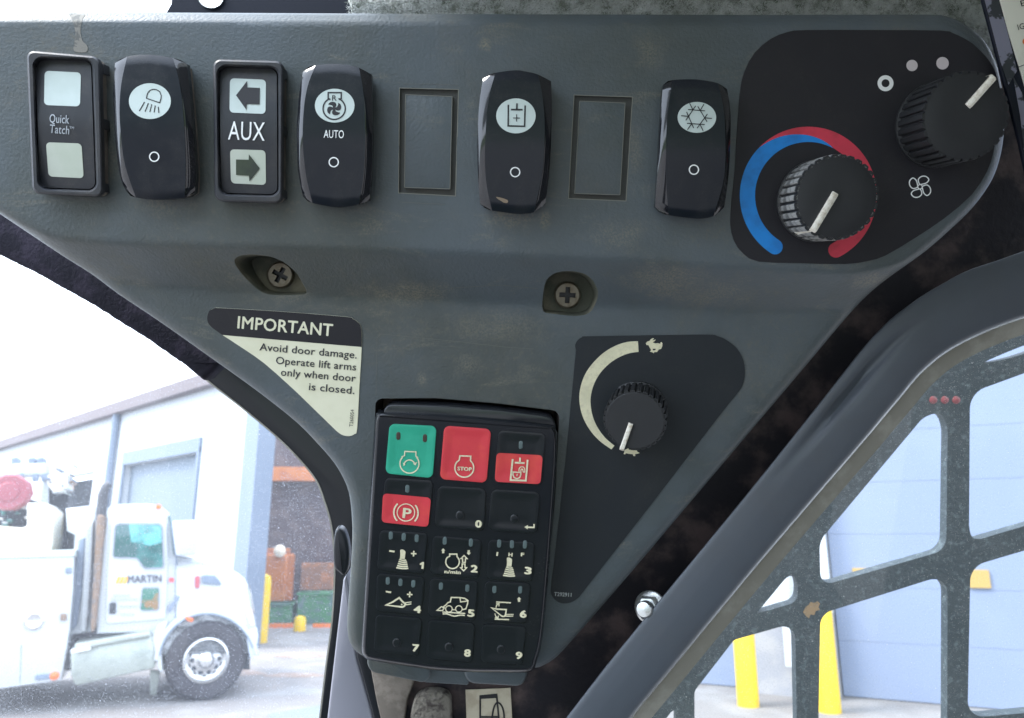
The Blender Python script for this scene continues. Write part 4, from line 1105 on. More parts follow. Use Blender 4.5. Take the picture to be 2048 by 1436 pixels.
# row 3
def joystick(m, Z, h, dx=0, dy=0):
    m.sheet([Z(x + dx, y + dy) for x, y in [(455, 380), (468, 371), (490, 370), (515, 380), (534, 398), (537, 420), (526, 515), (452, 512), (458, 450)]], h)
    tops = [(448, 510, 545, 520), (438, 540, 557, 548), (428, 572, 563, 580), (416, 604, 570, 612), (402, 634, 578, 643)]
    for (xa, ya, xb, yb) in tops:
        m.sheet([Z(x + dx, y + dy) for x, y in [(xa, ya), ((xa + xb) / 2, ya + 14), (xb, yb), (xb + 6, yb + 18), (xb - 4, yb + 25), ((xa + xb) / 2, ya + 36), (xa - 4, ya + 22), (xa - 9, ya + 14)]], h)
def uparrow(m, Z, c, s_, h, up=1):
    pts = [(0, -40), (34, -2), (18, -2), (18, 38), (-18, 38), (-18, -2), (-34, -2)]
    m.sheet([Z(c[0] + x * s_, c[1] + y * s_ * up) for x, y in pts], h)
k = Key([(760, 1061), (855, 1067), (847, 1147), (755, 1139)], M['key'], r=9); k.led((781.5, 1071.3), (807.5, 1074), (833.5, 1076.5))
m, h = k.sym(); m.stroke([ZC(292, 390), ZC(372, 402)], 3.6, h); plus(m, ZC(660, 433), 5.6, 2.9, h); joystick(m, ZC, h); m.build('symbol', M['cream'], k.ob, face=True); k.num('1', (843.8, 1130.8), 8)
k = Key([(867, 1072), (963, 1080), (957, 1156), (861, 1147)], M['key'], r=9); k.led((889.6, 1082), (941.8, 1085.5))
m, h = k.sym(); uparrow(m, ZD, (190, 370), .92, h); uparrow(m, ZD, (556, 396), .92, h, -1)
engine(m, ZD, (324, 528), 97, [(262, 462), (283, 448), (283, 418), (386, 418), (388, 452), (402, 470)], 2.7, h, (134, 404))
for sg, cy in ((1, 490), (-1, 605)):
    m.stroke([ZD(*p) for p in [(490 - (6 if sg < 0 else 0) + x, cy + y * sg) for x, y in [(0, -52), (42, -8), (18, -6), (18, 46), (-22, 46), (-22, -6), (-46, -8)]]], 2.4, h, True)
m.text('n/min', ZD(210, 690), ZD(437, 704), 6.6, h, .045); m.build('symbol', M['cream'], k.ob, face=True); k.num('2', ZD(641, 628), 12)
k = Key([(978, 1080), (1069, 1086), (1063, 1163), (973, 1156)], M['key'], r=9); k.led((998.5, 1087.5), (1024, 1089), (1050, 1089.5))
m, h = k.sym(); m.stroke([ZD(970, 388), ZD(962, 444)], 3.5, h); m.text('H', ZD(1128, 447), ZD(1180, 452), 6.8, h, .05); m.text('F', ZD(1308, 448), ZD(1350, 450), 6.8, h, .05)
ZD3 = lambda x, y: ZD(1140 + (x - 495) * .93, 600 + (y - 515) * .93)
joystick(m, ZD3, h); m.build('symbol', M['cream'], k.ob, face=True); k.num('3', ZD(1412, 655), 11.5)
# row 4
k = Key([(755, 1148), (849, 1155), (842, 1229), (752, 1221)], M['key'], r=9); k.led((775.6, 1161.5), (801, 1164.5), (826.8, 1167))
m, h = k.sym(); m.stroke([ZC(241, 1006), ZC(321, 1018)], 3.6, h); plus(m, ZC(600, 1050), 5.6, 2.9, h)
m.stroke([ZC(*p) for p in [(245, 1210), (350, 1160), (442, 1100), (490, 1155), (535, 1195), (520, 1225), (490, 1240)]], 3.6, h, True)
m.stroke([ZC(530, 1175), ZC(628, 1163)], 2.0, h); m.stroke([ZC(535, 1207), ZC(626, 1192)], 2.0, h); m.sheet([ZC(480 + 14 * math.cos(a), 1203 + 14 * math.sin(a)) for a in np.linspace(0, 5.6, 10)], h)
m.build('symbol', M['cream'], k.ob, face=True); k.num('4', ZC(722, 1275), 12.5)
k = Key([(861, 1157), (956, 1164), (950, 1241), (857, 1231)], M['key'], r=9); k.led((882, 1172), (934.8, 1176))
m, h = k.sym()
m.stroke([ZD(*p) for p in [(185, 1180), (225, 1150), (260, 1112), (290, 1105), (305, 1040), (430, 1042), (500, 1055), (545, 1085), (540, 1130), (515, 1205), (470, 1215)]], 2.6, h)
m.stroke([ZD(*p) for p in [(430, 1042), (440, 1105), (540, 1090)]], 2.4, h)
for c in (272, 415): m.stroke([ZD(c + 48 * math.cos(a), 1205 + 46 * math.sin(a)) for a in np.linspace(0, 5.9, 20)], 2.0, on(lambda x, y: 0, 0) if 0 else h, True)
m.stroke([ZD(100, 1225), ZD(165, 1172), ZD(205, 1190), ZD(180, 1228)], 2.4, h, True); m.stroke([ZD(320, 1215), ZD(370, 1217)], 2.2, h)
m.stroke([ZD(180, 1250), ZD(506, 1270)], 2.5, h); m.stroke([ZD(*p) for p in spl([(182, 1278), (240, 1275), (290, 1292), (350, 1308), (410, 1298), (460, 1294), (500, 1300)], 3, False)], 2.5, h)
m.build('symbol', M['cream'], k.ob, face=True); k.num('5', ZD(594, 1265), 11.5)
k = Key([(971, 1163), (1061, 1168), (1053, 1245), (966, 1240)], M['key'], r=9); k.led((989, 1178.5), (1040.5, 1179.5))
m, h = k.sym(); uparrow(m, ZD, (1278, 1068), .9, h)
m.stroke([ZD(950, 1105), ZD(1160, 1116)], 2.6, h); m.stroke([ZD(930, 1352), ZD(1136, 1358)], 2.6, h)
m.stroke([ZD(*p) for p in [(884, 1190), (1030, 1308), (1062, 1314), (1085, 1292), (1095, 1215), (960, 1208)]], 2.9, h, True)
m.stroke([ZD(1085, 1284), ZD(1200, 1284)], 2.0, h); m.stroke([ZD(1075, 1308), ZD(1196, 1308)], 2.0, h)
m.stroke([ZD(*p) for p in [(948, 1190), (955, 1155), (985, 1130)]], 2.0, h); m.stroke([ZD(950, 1132), ZD(992, 1126), ZD(990, 1168)], 2.0, h)
m.stroke([ZD(*p) for p in [(930, 1270), (945, 1310), (972, 1335)]], 2.0, h); m.stroke([ZD(930, 1330), ZD(978, 1338), ZD(980, 1300)], 2.0, h)
m.build('symbol', M['cream'], k.ob, face=True); k.num('6', ZD(1343, 1278), 11.5)
# row 5
k = Key([(752, 1230), (844, 1237), (836, 1312), (748, 1303)], M['key'], r=9, bump=(793, 1286)); k.num('7', (832, 1295.8), 11.5)
k = Key([(857, 1240), (950, 1248), (943, 1324), (853, 1316)], M['key'], r=9, bump=(898, 1294.5)); k.num('8', (935.5, 1306), 11)
k = Key([(965, 1249), (1052, 1254), (1044, 1329), (962, 1324)], M['key'], r=9, bump=(1002, 1299.5)); k.num('9', (1038.5, 1311), 11)

# ------------------------------------------------------------------ cab around the console
# unseen cab shell round the viewer, openings shaped to steer light onto the console
rf = Frame((0, 0, 0), (1, 0, 0), (0, 1, 0))
cabm = mat('unseen_cab_trim', (0.03, 0.032, 0.036), .6, grain=300, gstr=.3)
cs = thing('unseen_cab_shell', 'dark cab shell round the viewer, wholly outside the picture', 'cab', rf)
def part(name, mt, *b):
    m = MB(rf)
    for q in b: m.box(*q)
    return m.build(name, mt, cs, smooth=False)
part('unseen_roof_lining', M['felt'], (-.05, .65, -1.05, .235, 2.0, 2.05), (-.75, -.05, -1.05, -.30, 2.0, 2.05))
part('floor', cabm, (-.75, .65, -1.05, .60, .30, .36))
part('side_wall', cabm, (.62, .66, -1.05, .18, .36, 1.10), (.62, .66, -1.05, -.75, 1.1, 2.0), (.62, .66, -.45, .18, 1.1, 2.0), (.62, .66, -.75, -.45, 1.82, 2.0))
part('side_wall', cabm, (-.79, -.75, -1.05, .10, .36, .85), (-.79, -.75, -1.05, -.92, .85, 2.0))
part('front_wall', cabm, (-.75, .62, -1.09, -1.05, .36, 1.0), (-.75, -.68, -1.09, -1.05, 1.0, 2.0), (.50, .62, -1.09, -1.05, 1.0, 2.0), (-.68, .50, -1.09, -1.05, 1.93, 2.0))
part('seat', mat('seat_cloth', (.05, .07, .03), .9), (-.25, .25, -.75, -.25, .7, .84), (-.28, .28, -.25, -.17, .84, 1.25))
# headliner behind the top of the console
HF = camframe(.262)
m = MB(HF); rnd = random.Random(3)
bot = [(697 + 6 * math.sin(i * 1.7), -60 + i * 9) for i in range(12)]
m.prism([(-60, -1)][:0] + [(697, -90), (700, -40), (692, -10), (697, 6), (700, 22), (706, 40), (1800, 46), (1880, 54), (1925, 72), (1952, 92), (1985, 125), (2010, 130), (2010, -90)], -.03, 0, 6, .003)
hl = m.build('headliner', M['felt'], None, ang=60)
tag(hl, 'grey fuzzy felt headliner along the top edge above the console', 'headliner')
tuft = MB(HF)
for i in range(9000):
    px = rnd.uniform(694, 1975); py = rnd.uniform(-8, 34 + max(0, (px - 1880)) * .75)
    a = rnd.uniform(0, 6.28); L = rnd.uniform(3, 9); c = rnd.uniform(-1.5, 1.5)
    p0 = HF.uv(px, py, .0003); p1 = HF.uv(px + L * .5 * math.cos(a) + c, py + L * .5 * math.sin(a) - c, rnd.uniform(.0008, .002)); p2 = HF.uv(px + L * math.cos(a), py + L * math.sin(a), rnd.uniform(.0005, .0024))
    w = .00007
    nx, ny = -math.sin(a) * w, -math.cos(a) * w
    q = [tuft.L(p0[0] - nx, p0[1] - ny, p0[2]), tuft.L(p0[0] + nx, p0[1] + ny, p0[2]), tuft.L(p1[0] - nx, p1[1] - ny, p1[2]), tuft.L(p1[0] + nx, p1[1] + ny, p1[2]), tuft.L(*p2)]
    tuft.q += [(q[0], q[1], q[3], q[2]), (q[2], q[3], q[4])]
ft = tuft.build('felt_fibres', mat('felt_fibre', (.52, .54, .52), .9, var=(.22, .24, .20), vscale=200), hl, smooth=False); ft['kind'] = 'stuff'
# black bracket with slotted hole
BF = camframe(.268)
m = MB(BF); m.holed([(338, -60), (345, -20), (343, 8), (330, 30), (325, 60), (760, 60), (760, -60)], [ell(422, -6, 22, 20, 28)], -.003, 0, bev=0)
br = m.build('roof_bracket', M['black'], None); tag(br, 'black steel bracket with a round hole above the left of the console', 'bracket')
m = MB(BF); a = m.ringpx(ell(422, -6, 27, 24, 28), .0001); b = m.ringpx(ell(422, -6, 25, 22, 28), .0012); c = m.ringpx(ell(422, -6, 20, 18, 28), .0008); d = m.ringpx(ell(424, -6, 19, 17, 28), -.004)
m.join(a, b); m.join(b, c); m.join(c, d); m.build('hole_rim', M['zinc'], br)
# pillar plate behind the console, rusted black paint
LF = camframe(.30, .05)
plate = [(700, 1500), (716, 1340), (722, 1300), (740, 1200), (820, 900), (1100, 560), (1500, 200), (1900, 60), (2130, 60), (2130, 545), (2048, 575), (1900, 625), (1760, 740), (1150, 1500), (700, 1560)]
m = MB(LF); m.prism(plate, -.02, 0, 4, .001); pl = m.build('cab_pillar', M['pillar'], None, ang=40)
tag(pl, 'rust-speckled black pillar plate running diagonally behind the console', 'pillar')
# upright grey post, its seal and the latch on the lower left
m = MB(LF); m.prism([(692, 1150), (700, 1190), (706, 1260), (713, 1316), (729, 1372), (750, 1450), (760, 1500), (645, 1500), (654, 1436), (672, 1280), (686, 1160)], -.01, .0008, 5, .0012)
p = m.build('side_post', M['metalgrey'], None, ang=50); tag(p, 'lavender grey painted post at the lower left, beside the keypad', 'post')
m = MB(LF); m.prism([(700, 1190), (706, 1260), (713, 1316), (729, 1372), (750, 1450), (790, 1500), (800, 1436), (760, 1350), (735, 1310)], .0009, .003, 4, .001); m.build('post_edge', M['cable'], p)
# left window frame: black border glued to the glass
GF = camframe(.335, .0)
edge_in = [(427, 700), (520, 770), (594, 830), (650, 880), (690, 950), (712, 1000), (720, 1100), (715, 1200), (700, 1320), (690, 1500)]
edge_out = spl([(330, 690), (408, 756), (482, 814), (549, 870), (594, 914), (631, 959), (648, 1000), (661, 1044), (667, 1090), (669, 1150), (663, 1250), (652, 1330), (640, 1430), (630, 1500)], 4, False)
m = MB(GF); m.prism(edge_out + list(reversed(edge_in)) + [(420, 660)], -.004, 0, 3, .0008)
wf = m.build('window_seal', M['cable'], None, ang=60); tag(wf, 'glossy black rubber seal curving round the left window', 'seal')
m = MB(GF); m.stroke(edge_out, 3.0, .0007); m.build('seal_lip', M['gasket'], wf, face=True)
m = MB(GF); post2 = [(683, 1010), (700, 1040), (705, 1200), (690, 1175), (682, 1100)]
# latch
m = MB(LF.at(680, 1100, .004)); m.f = LF.at(680, 1100, .004)
m.prism(spl([(672, 1058), (684, 1060), (693, 1080), (697, 1110), (694, 1140), (686, 1152), (676, 1145), (667, 1135), (665, 1105), (667, 1075)], 3), -.003, .002, 6, .002)
lt = m.build('window_latch', M['cable'], None, ang=60); tag(lt, 'small black rubber window clip between the window seal and the console', 'clip')
# foam strip along the lower left of the console
SF = camframe(.30)
top_e = spl([(-90, 372), (0, 420), (60, 462), (120, 502), (186, 544), (237, 582), (315, 634), (427, 715), (440, 728)], 4, False)
low_e = [(412, 757)]
for i, (x, y) in enumerate(resamp([(404, 761), (371, 734), (297, 682), (186, 612), (67, 545), (0, 512), (-90, 470)], 90)):
    low_e.append((x + rnd.uniform(-.4, .4), y + rnd.uniform(-.8, .8)))
m = MB(SF); m.prism(top_e + low_e, -.008, .001, 7, .003); fs = m.build('foam_strip', M['foam'], None, ang=60)
tag(fs, 'ragged dark purple foam strip under the left end of the console', 'foam strip')
# felt patch and fuel label below the keypad
m = MB(LF.at(870, 1430, .001)); m.f = LF.at(870, 1430, .001)
m.prism(rpoly([(828, 1398), (845, 1384), (880, 1383), (901, 1392), (903, 1430), (905, 1480), (818, 1480), (820, 1430)], 10, 3), 0, .004, 5, .002); o = m.build('felt_patch', mat('tan_felt', (.17, .155, .13), .95, grain=500, gstr=1, gdist=.001, var=(.06, .05, .045), vscale=260), None); tag(o, 'mottled tan felt pad below the keypad', 'pad')
m = MB(LF); m.prism(rpoly([(740, 1335), (830, 1360), (815, 1400), (800, 1500), (775, 1500), (752, 1400)], 6, 3), .0005, .004, 4, .001); o = m.build('dusty_bracket', M['dusty'], None); tag(o, 'dusty brown bracket in the shadow under the left of the keypad', 'bracket')
fl = LF.at(980, 1420, .001); t = thing('fuel_label', 'cream fuel label with black pump outline under the keypad', 'label', fl)
m = MB(fl); m.prism([(931, 1380), (1021, 1376), (1026, 1470), (934, 1470)], 0, .0004, 0); m.build('label_sheet', M['sticker2'], t)
m = MB(fl); m.stroke([(960, 1480), (960.5, 1392), (993, 1389), (1002, 1480)], 3.6, .0005); m.stroke([(960, 1434), (998, 1434)], 4, .00052)
m.stroke([(960.5, 1395), (994, 1393)], 6, .00054)
m.stroke(spl([(986, 1480), (984, 1440), (988, 1415), (995, 1405), (1004, 1413), (1008, 1432), (1009, 1480)], 4, False), 3.4, .00056); m.build('pump_symbol', M['ink'], t, face=True)
# fuse chart at the top right: peeling dark edge and cream sheet
TF = camframe(.232, 0, 0)
pn = [(1966, -60), (1966, 0), (1982, 60), (1999, 125), (2016, 190), (2040, 285), (2060, 380), (2200, 380), (2200, -60)]
m = MB(TF); m.prism(pn, -.0012, 0, 3, .0006); t = m.build('fuse_cover', M['guard2'] if 'guard2' in M else M['black'], None, ang=40); tag(t, 'dark cover with a cream printed chart, cut off at the top right corner', 'cover')
m = MB(TF); m.sheet([(1969, -60), (1969, 0), (1984, 58), (2001, 124), (2017, 170), (2034, 142), (2014, 60), (1997, 0), (1990, -60)], .0002)
m.sheet([(2026, 152), (2046, 190), (2060, 300), (2048, 300), (2040, 230)], .0002); m.build('worn_border', M['peel'], t, face=True)
m = MB(TF); m.prism([(1999, -60), (2001, 0), (2020, 70), (2042, 142), (2048, 163), (2070, 240), (2200, 240), (2200, -60)], .0001, .0006, 1, .0002); m.build('chart_sheet', M['sticker'], t)
m = MB(TF); m.text('E', (2043, 13), (2052, 10.5), 11.5, .0008); m.text('IG', (2037, 60.5), (2050, 57), 11.5, .0008); m.stroke([(2037, 134), (2080, 118)], 1.4, .0008); m.build('lettering', M['ink'], t, face=True)
m = MB(TF); m.sheet(ell(2052, 83, 7), .0008); m.build('orange_dot', M['orange'], t, face=True)
# painted door frame, swept section
DF = camframe(.275, .02, .0)
fo = spl([(1060, 1530), (1132, 1436), (1220, 1322), (1350, 1163), (1484, 1000), (1590, 868), (1683, 750), (1720, 703), (1749, 670), (1778, 641), (1811, 615), (1846, 590), (1884, 568), (1932, 542), (1994, 521), (2048, 502), (2160, 468)], 5, False)
fi = spl([(1190, 1530), (1260, 1436), (1335, 1344), (1430, 1228), (1517, 1123), (1629, 992), (1731, 874), (1765, 833), (1804, 787), (1825, 761), (1848, 737), (1883, 708), (1921, 685), (1958, 667), (1994, 652), (2048, 633), (2160, 600)], 5, False)
fo = resamp(fo, 90); fi = resamp(fi, 90)
m = MB(DF)
prof = [(0, -.016), (0, -.0012), (.006, -.0003), (.02, .0), (.10, .0004), (.15, .0005), (.2, .0006), (.25, .0007), (.3, .0008), (.35, .0008), (.4, .0009), (.47, .0009), (.62, .0008), (.8, .0005), (.95, .0), (.985, -.0004), (1.0, -.0014), (1.0, -.010)]
rings = []
for s_, h in prof:
    amp = 1.0
    r_ = []
    for i, (a, b) in enumerate(zip(fo, fi)):
        f = i / 89
        hh_ = h
        # shallow crease pressed in at the bend
        bend = math.exp(-((f - .64) / .085) ** 2); hh_ -= .0034 * bend * math.exp(-((s_ - .30 - (f - .64) * .4) / .085) ** 2)
        r_.append(m.P(a[0] + (b[0] - a[0]) * s_, a[1] + (b[1] - a[1]) * s_, hh_))
    rings.append(r_)
for a, b in zip(rings, rings[1:]): m.join(a, b, False)
o = m.build('door_frame', M['framepaint'], None, ang=60); tag(o, 'smooth grey-blue painted door frame bending across the right side', 'door frame')
# bolt with nut
bf = camframe(.285).at(1302, 1214, 0).tilt(R(-12), R(-28))
t = thing('hex_bolt', 'shiny zinc bolt and nut beside the grey door frame', 'bolt', bf)
m = MB(bf); m.lathe([(.0062, 0), (.0062, .0012), (.0056, .0016), (.003, .0017)], 28); m.build('washer', M['zinc'], t)
m = MB(bf); m.lathe([(.0048, .0018), (.0048, .0044), (.0040, .0050), (.0022, .0051)], 6); m.build('nut', M['zinc'], t, ang=20)
m = MB(bf); m.lathe([(.0031, .004), (.0031, .0085), (.0027, .0092), (.0004, .0095)], 20); m.build('threaded_end', M['zinc'], t)
# rubber channel and glass of the right window
RF = camframe(.30, .02)
ga = inset(fo, 0)
m = MB(RF)
go = [(a[0] + (b[0] - a[0]) * .93, a[1] + (b[1] - a[1]) * .93) for a, b in zip(fo, fi)]
def offs(line, d):
    out = []
    for i, p in enumerate(line):
        a = Vector(line[max(0, i - 1)]); b = Vector(line[min(len(line) - 1, i + 1)]); n = Vector((-(b - a).y, (b - a).x)).normalized()
        out.append((p[0] + n.x * d, p[1] + n.y * d))
    return out
rs = [m.ringpx(offs(fi, d), h) for d, h in ((-8, -.004), (1, 0), (3, .0016), (12, .0012), (24, -.0002), (34, -.001))]
for a, b in zip(rs, rs[1:]): m.join(a, b, False)
gk = m.build('window_channel', M['gasket'], None, ang=60); tag(gk, 'cloudy beige plastic edge strip following the inside of the door frame', 'edge strip')

# ------------------------------------------------------------------ glass with dust
def glass(name, tint, dust, speck, scale, dustcol=(.75, .78, .85), trans=.6, gloss=.04):
    m = bpy.data.materials.new(name); m.use_nodes = True; nt = m.node_tree; N = nt.nodes; Lk = nt.links
    for n in list(N): N.remove(n)
    out = N.new('ShaderNodeOutputMaterial'); tr = N.new('ShaderNodeBsdfTransparent'); tr.inputs['Color'].default_value = (*tint, 1)
    gl = N.new('ShaderNodeBsdfGlossy'); gl.inputs['Roughness'].default_value = .02
    fz = N.new('ShaderNodeFresnel'); fz.inputs['IOR'].default_value = 1.45
    df = N.new('ShaderNodeBsdfDiffuse'); df.inputs['Color'].default_value = (*dustcol, 1)
    tl = N.new('ShaderNodeBsdfTranslucent'); tl.inputs['Color'].default_value = (*dustcol, 1)
    dm = N.new('ShaderNodeMixShader'); dm.inputs[0].default_value = trans; Lk.new(df.outputs[0], dm.inputs[1]); Lk.new(tl.outputs[0], dm.inputs[2])
    tc = N.new('ShaderNodeTexCoord')
    def noise(sc, det, ro=.6, dist=0):
        n = N.new('ShaderNodeTexNoise'); n.inputs['Scale'].default_value = sc; n.inputs['Detail'].default_value = det; n.inputs['Roughness'].default_value = ro; n.inputs['Distortion'].default_value = dist; Lk.new(tc.outputs['Object'], n.inputs['Vector']); return n.outputs['Fac']
    def mr(v, a, b, c, d):
        r = N.new('ShaderNodeMapRange'); r.inputs[1].default_value = a; r.inputs[2].default_value = b; r.inputs[3].default_value = c; r.inputs[4].default_value = d; Lk.new(v, r.inputs[0]); return r.outputs[0]
    def mx(op, a, b):
        x = N.new('ShaderNodeMath'); x.operation = op
        for i, v in enumerate((a, b)):
            if isinstance(v, (int, float)): x.inputs[i].default_value = v
            else: Lk.new(v, x.inputs[i])
        return x.outputs[0]
    base = mr(noise(scale * .12, 5), .3, .7, dust * .6, dust * 1.3)
    fine = mx('MULTIPLY', mr(noise(scale * 6, 3, .7), .50, .72, 0, speck), mr(noise(scale * .5, 4), .35, .6, .3, 1))
    def dots(sc, rad, amt, lo):
        v = N.new('ShaderNodeTexVoronoi'); v.inputs['Scale'].default_value = sc; Lk.new(tc.outputs['Object'], v.inputs['Vector'])
        d = mr(v.outputs['Distance'], rad * .6, rad, amt, 0)
        g = N.new('ShaderNodeSeparateColor'); Lk.new(v.outputs['Color'], g.inputs[0])
        return mx('MULTIPLY', d, mr(g.outputs[0], lo, lo + .01, 0, 1))
    tot = mx('MAXIMUM', mx('ADD', base, fine), mx('MAXIMUM', dots(scale * 9, .24, .65, .64), dots(scale * 1.9, .11, .7, .8)))
    # drawn-out wisps: thin iso-lines of a warped noise
    wv = noise(scale * 1.1, 3, .5, 1.5); ln = mr(mx('ABSOLUTE', mx('SUBTRACT', wv, .5), 0), 0, .006, .55, 0)
    ln = mx('MULTIPLY', ln, mr(noise(scale * .9 + 3, 2), .56, .62, 0, 1))
    tot = mx('MAXIMUM', tot, ln); tot = mx('MINIMUM', tot, .92)
    a = N.new('ShaderNodeMixShader'); Lk.new(tot, a.inputs[0]); Lk.new(tr.outputs[0], a.inputs[1]); Lk.new(dm.outputs[0], a.inputs[2])
    b = N.new('ShaderNodeMixShader'); Lk.new(mx('MULTIPLY', fz.outputs[0], gloss / .04), b.inputs[0]); Lk.new(a.outputs[0], b.inputs[1]); Lk.new(gl.outputs[0], b.inputs[2])
    Lk.new(b.outputs[0], out.inputs['Surface'])
    return m
M['glassL'] = glass('dusty_rear_glass', (.97, .985, 1.0), .09, .27, 170)
M['glassR'] = glass('dusty_door_glass', (.93, .97, 1.0), .09, .20, 190, dustcol=(.62, .64, .60), trans=.4)
WL = camframe(.345)
m = MB(WL); m.prism([(-300, 330), (420, 560), (720, 900), (720, 1600), (-300, 1600)], -.004, -.0005, 0)
# single pane face towards the viewer is enough for the dust; keep both faces clean
m = MB(WL); m.sheet([(-300, 300), (420, 560), (730, 880), (730, 1600), (-300, 1600)], 0)
o = m.build('rear_window_pane', M['glassL'], None, face=True); tag(o, 'dust-speckled window pane on the left with the white truck behind it', 'window')
WR = camframe(.325, .02)
m = MB(WR); m.sheet([(1180, 1600), (1260, 1436), (1790, 780), (1880, 670), (2048, 590), (2300, 530), (2300, 1600)], 0)
o = m.build('door_window_pane', M['glassR'], None, face=True); tag(o, 'dusty scratched side window pane inside the bending door frame', 'window')

# ------------------------------------------------------------------ steel window guard
UF = camframe(.39, .02)
A_ = rpoly([(1641, 1172), (1639, 1082), (1852, 828), (1896, 826), (1892, 1100)], [26, 16, 20, 44, 24], 6)
B_ = rpoly([(1940, 786), (2080, 735), (2260, 735), (2260, 990), (1960, 1078), (1938, 1076)], [30, 5, 0, 0, 4, 30], 6)
C_ = rpoly([(1941, 1133), (2100, 1086), (2260, 1040), (2260, 1400), (2060, 1425), (1935, 1436)], [28, 4, 0, 0, 6, 34], 6)
D_ = rpoly([(1641, 1228), (1895, 1148), (1894, 1600), (1634, 1600)], [22, 40, 0, 0], 7)
E_ = rpoly([(1512, 1228), (1580, 1146), (1597, 1162), (1594, 1204)], [3, 18, 24, 14], 5)
F_ = rpoly([(1389, 1382), (1468, 1280), (1590, 1245), (1597, 1600), (1389, 1600)], [6, 5, 34, 0, 0], 7)
G_ = rpoly([(1352, 1600), (1352, 1418), (1342, 1424), (1300, 1480), (1300, 1600)], [0, 14, 3, 0, 0], 4)
S_ = spl([(1968, 726), (2010, 706), (2070, 683), (2120, 668), (2120, 680), (2070, 700), (2020, 716)], 4)
outer = [(1100, 1700), (1190, 1500), (1420, 1220), (1600, 1000), (1780, 745), (1860, 640), (1960, 580), (2060, 545), (2300, 500), (2300, 1700)]
m = MB(UF); m.holed(outer, [A_, B_, C_, D_, E_, F_, G_, S_], -.006, 0)
o = m.build('window_guard', M['guard'], None, ang=30); tag(o, 'dark steel window guard with rounded openings outside the right window', 'window guard')
m = MB(UF); m.sheet([(1606, 1224), (1611, 1214), (1617, 1210), (1621, 1204), (1628, 1206), (1635, 1202), (1640, 1207), (1637, 1214), (1640, 1220), (1631, 1222), (1629, 1230), (1621, 1229), (1618, 1237), (1611, 1231)], .0003); m.build('rust_chip', mat('rust_chip', (.45, .27, .12), .8, var=(.3, .2, .1), vscale=200), o, face=True)
M['reddot'] = mat('dull_red_dot', (.38, .05, .06), .4, var=(.25, .10, .09), vscale=500)  # small domed red dots standing on the guard
for px, lb in ((1866, 'leftmost of the three small red lamp lenses on the window guard'), (1889, 'middle one of the three small red lamp lenses on the window guard'), (1912, 'rightmost of the three small red lamp lenses on the window guard')):  # possible reflections, shaped as three small domed red dots on the guard
    f_ = UF.at(px, 800, .0); m = MB(f_); m.lathe([(.0021, 0), (.0019, .0008), (.0012, .0013), (.0003, .0015)], 14)
    o = m.build('red_dot', M['reddot'], None); tag(o, lb, 'lamp lens', 'red lamp lenses on the window guard')  # plain red dots

# ------------------------------------------------------------------ the yard outside
gm = mat('pale_concrete', (0.20, 0.185, 0.175), .85, var=(.27, .26, .25), vscale=.9, dust=.6, dcol=(.30, .22, .17), dscale=.6)
wf0 = Frame((0, 0, 0), (1, 0, 0), (0, 1, 0))
m = MB(wf0); a = [m.L(*p) for p in ((-200, -9, 0), (200, -9, 0), (200, 300, 0), (-200, 300, 0))]; m.q.append(tuple(a))
o = m.build('yard_ground', gm, None, smooth=False); tag(o, 'pale stained concrete yard', 'ground', kind='structure')
m = MB(wf0); a = [m.L(*p) for p in ((-200, -300, 0), (200, -300, 0), (200, -9, 0), (-200, -9, 0))]; m.q.append(tuple(a))
o = m.build('grass_verge', mat('grass', (.05, .085, .022), .9, var=(.07, .11, .03), vscale=3), None, smooth=False); tag(o, 'grass behind the machine', 'ground', kind='structure')
m = MB(wf0)
for c in ((470, 1345, 60, 7), (600, 1310, 50, 6), (590, 1350, 60, 5)):
    p = [ground(c[0] + c[2] * math.cos(a) * (1 + .2 * math.sin(3 * a)), c[1] + c[3] * math.sin(a), .004) for a in np.linspace(0, 6.1, 20)]
    m.q.append(tuple(m.L(*q) for q in p))
o = m.build('ground_stains', mat('rust_stain', (.26, .19, .15), .8, var=(.36, .32, .30), vscale=2), None, smooth=False); tag(o, 'brownish stains on the concrete beyond the truck', 'stain', kind='structure')

# right-hand building
P1 = ground(1679, 1401); P2 = ground(1894, 1420)
BR = Frame(P1, (P2 - P1), (0, 0, 1))
def rect(m, fr, x0, x1, y0, y1, w0, w1, ch=0): m.box(x0, x1, y0, y1, w0, w1, ch); return m
def bu(px, py, w=0.0): return BR.uv(px, py, w)[:2]
blg = thing('workshop_building', 'pale blue workshop with tall sectional doors behind the yellow bollards', 'building', BR)
uL = bu(1391, 1378)[0]; uP0 = bu(1515, 1390)[0]; uP1 = bu(1681, 1400)[0]; uR = bu(2300, 1400)[0]
m = MB(BR); m.box(uL - 1.6, uR + 14, 0, 8.2, -6, -.35); m.build('wall', M['concretew'], blg, smooth=False)
m = MB(BR); m.box(uP0, uP1, 0, .95, -.345, .0); m.build('wall_base', M['concretew'], blg, smooth=False)
m = MB(BR); m.box(uP0, uP1, .95, 8, -.345, -.05); m.build('white_column', M['wallwhite'], blg, smooth=False)
m = MB(BR); x = bu(1583, 1300)[0]; m.tube([(x, .35, .1), (x, 6, .1)], .07, 10); m.build('downpipe', M['wallwhite'], blg)
z = 0.01
for i in range(11):
    hh_ = .62
    for (xa, xb) in ((uP1 + .02, uR + 9), (uL - 1.5, uP0 - .02)):
        m = MB(BR); m.box(xa, xb, z, z + hh_ - .0025, -.34, -.26, .003); m.build('door_section', M['doorblue'], blg)
    z += hh_
ya = bu(1702, 1137)[1]; yb = bu(1702, 1172)[1]; 
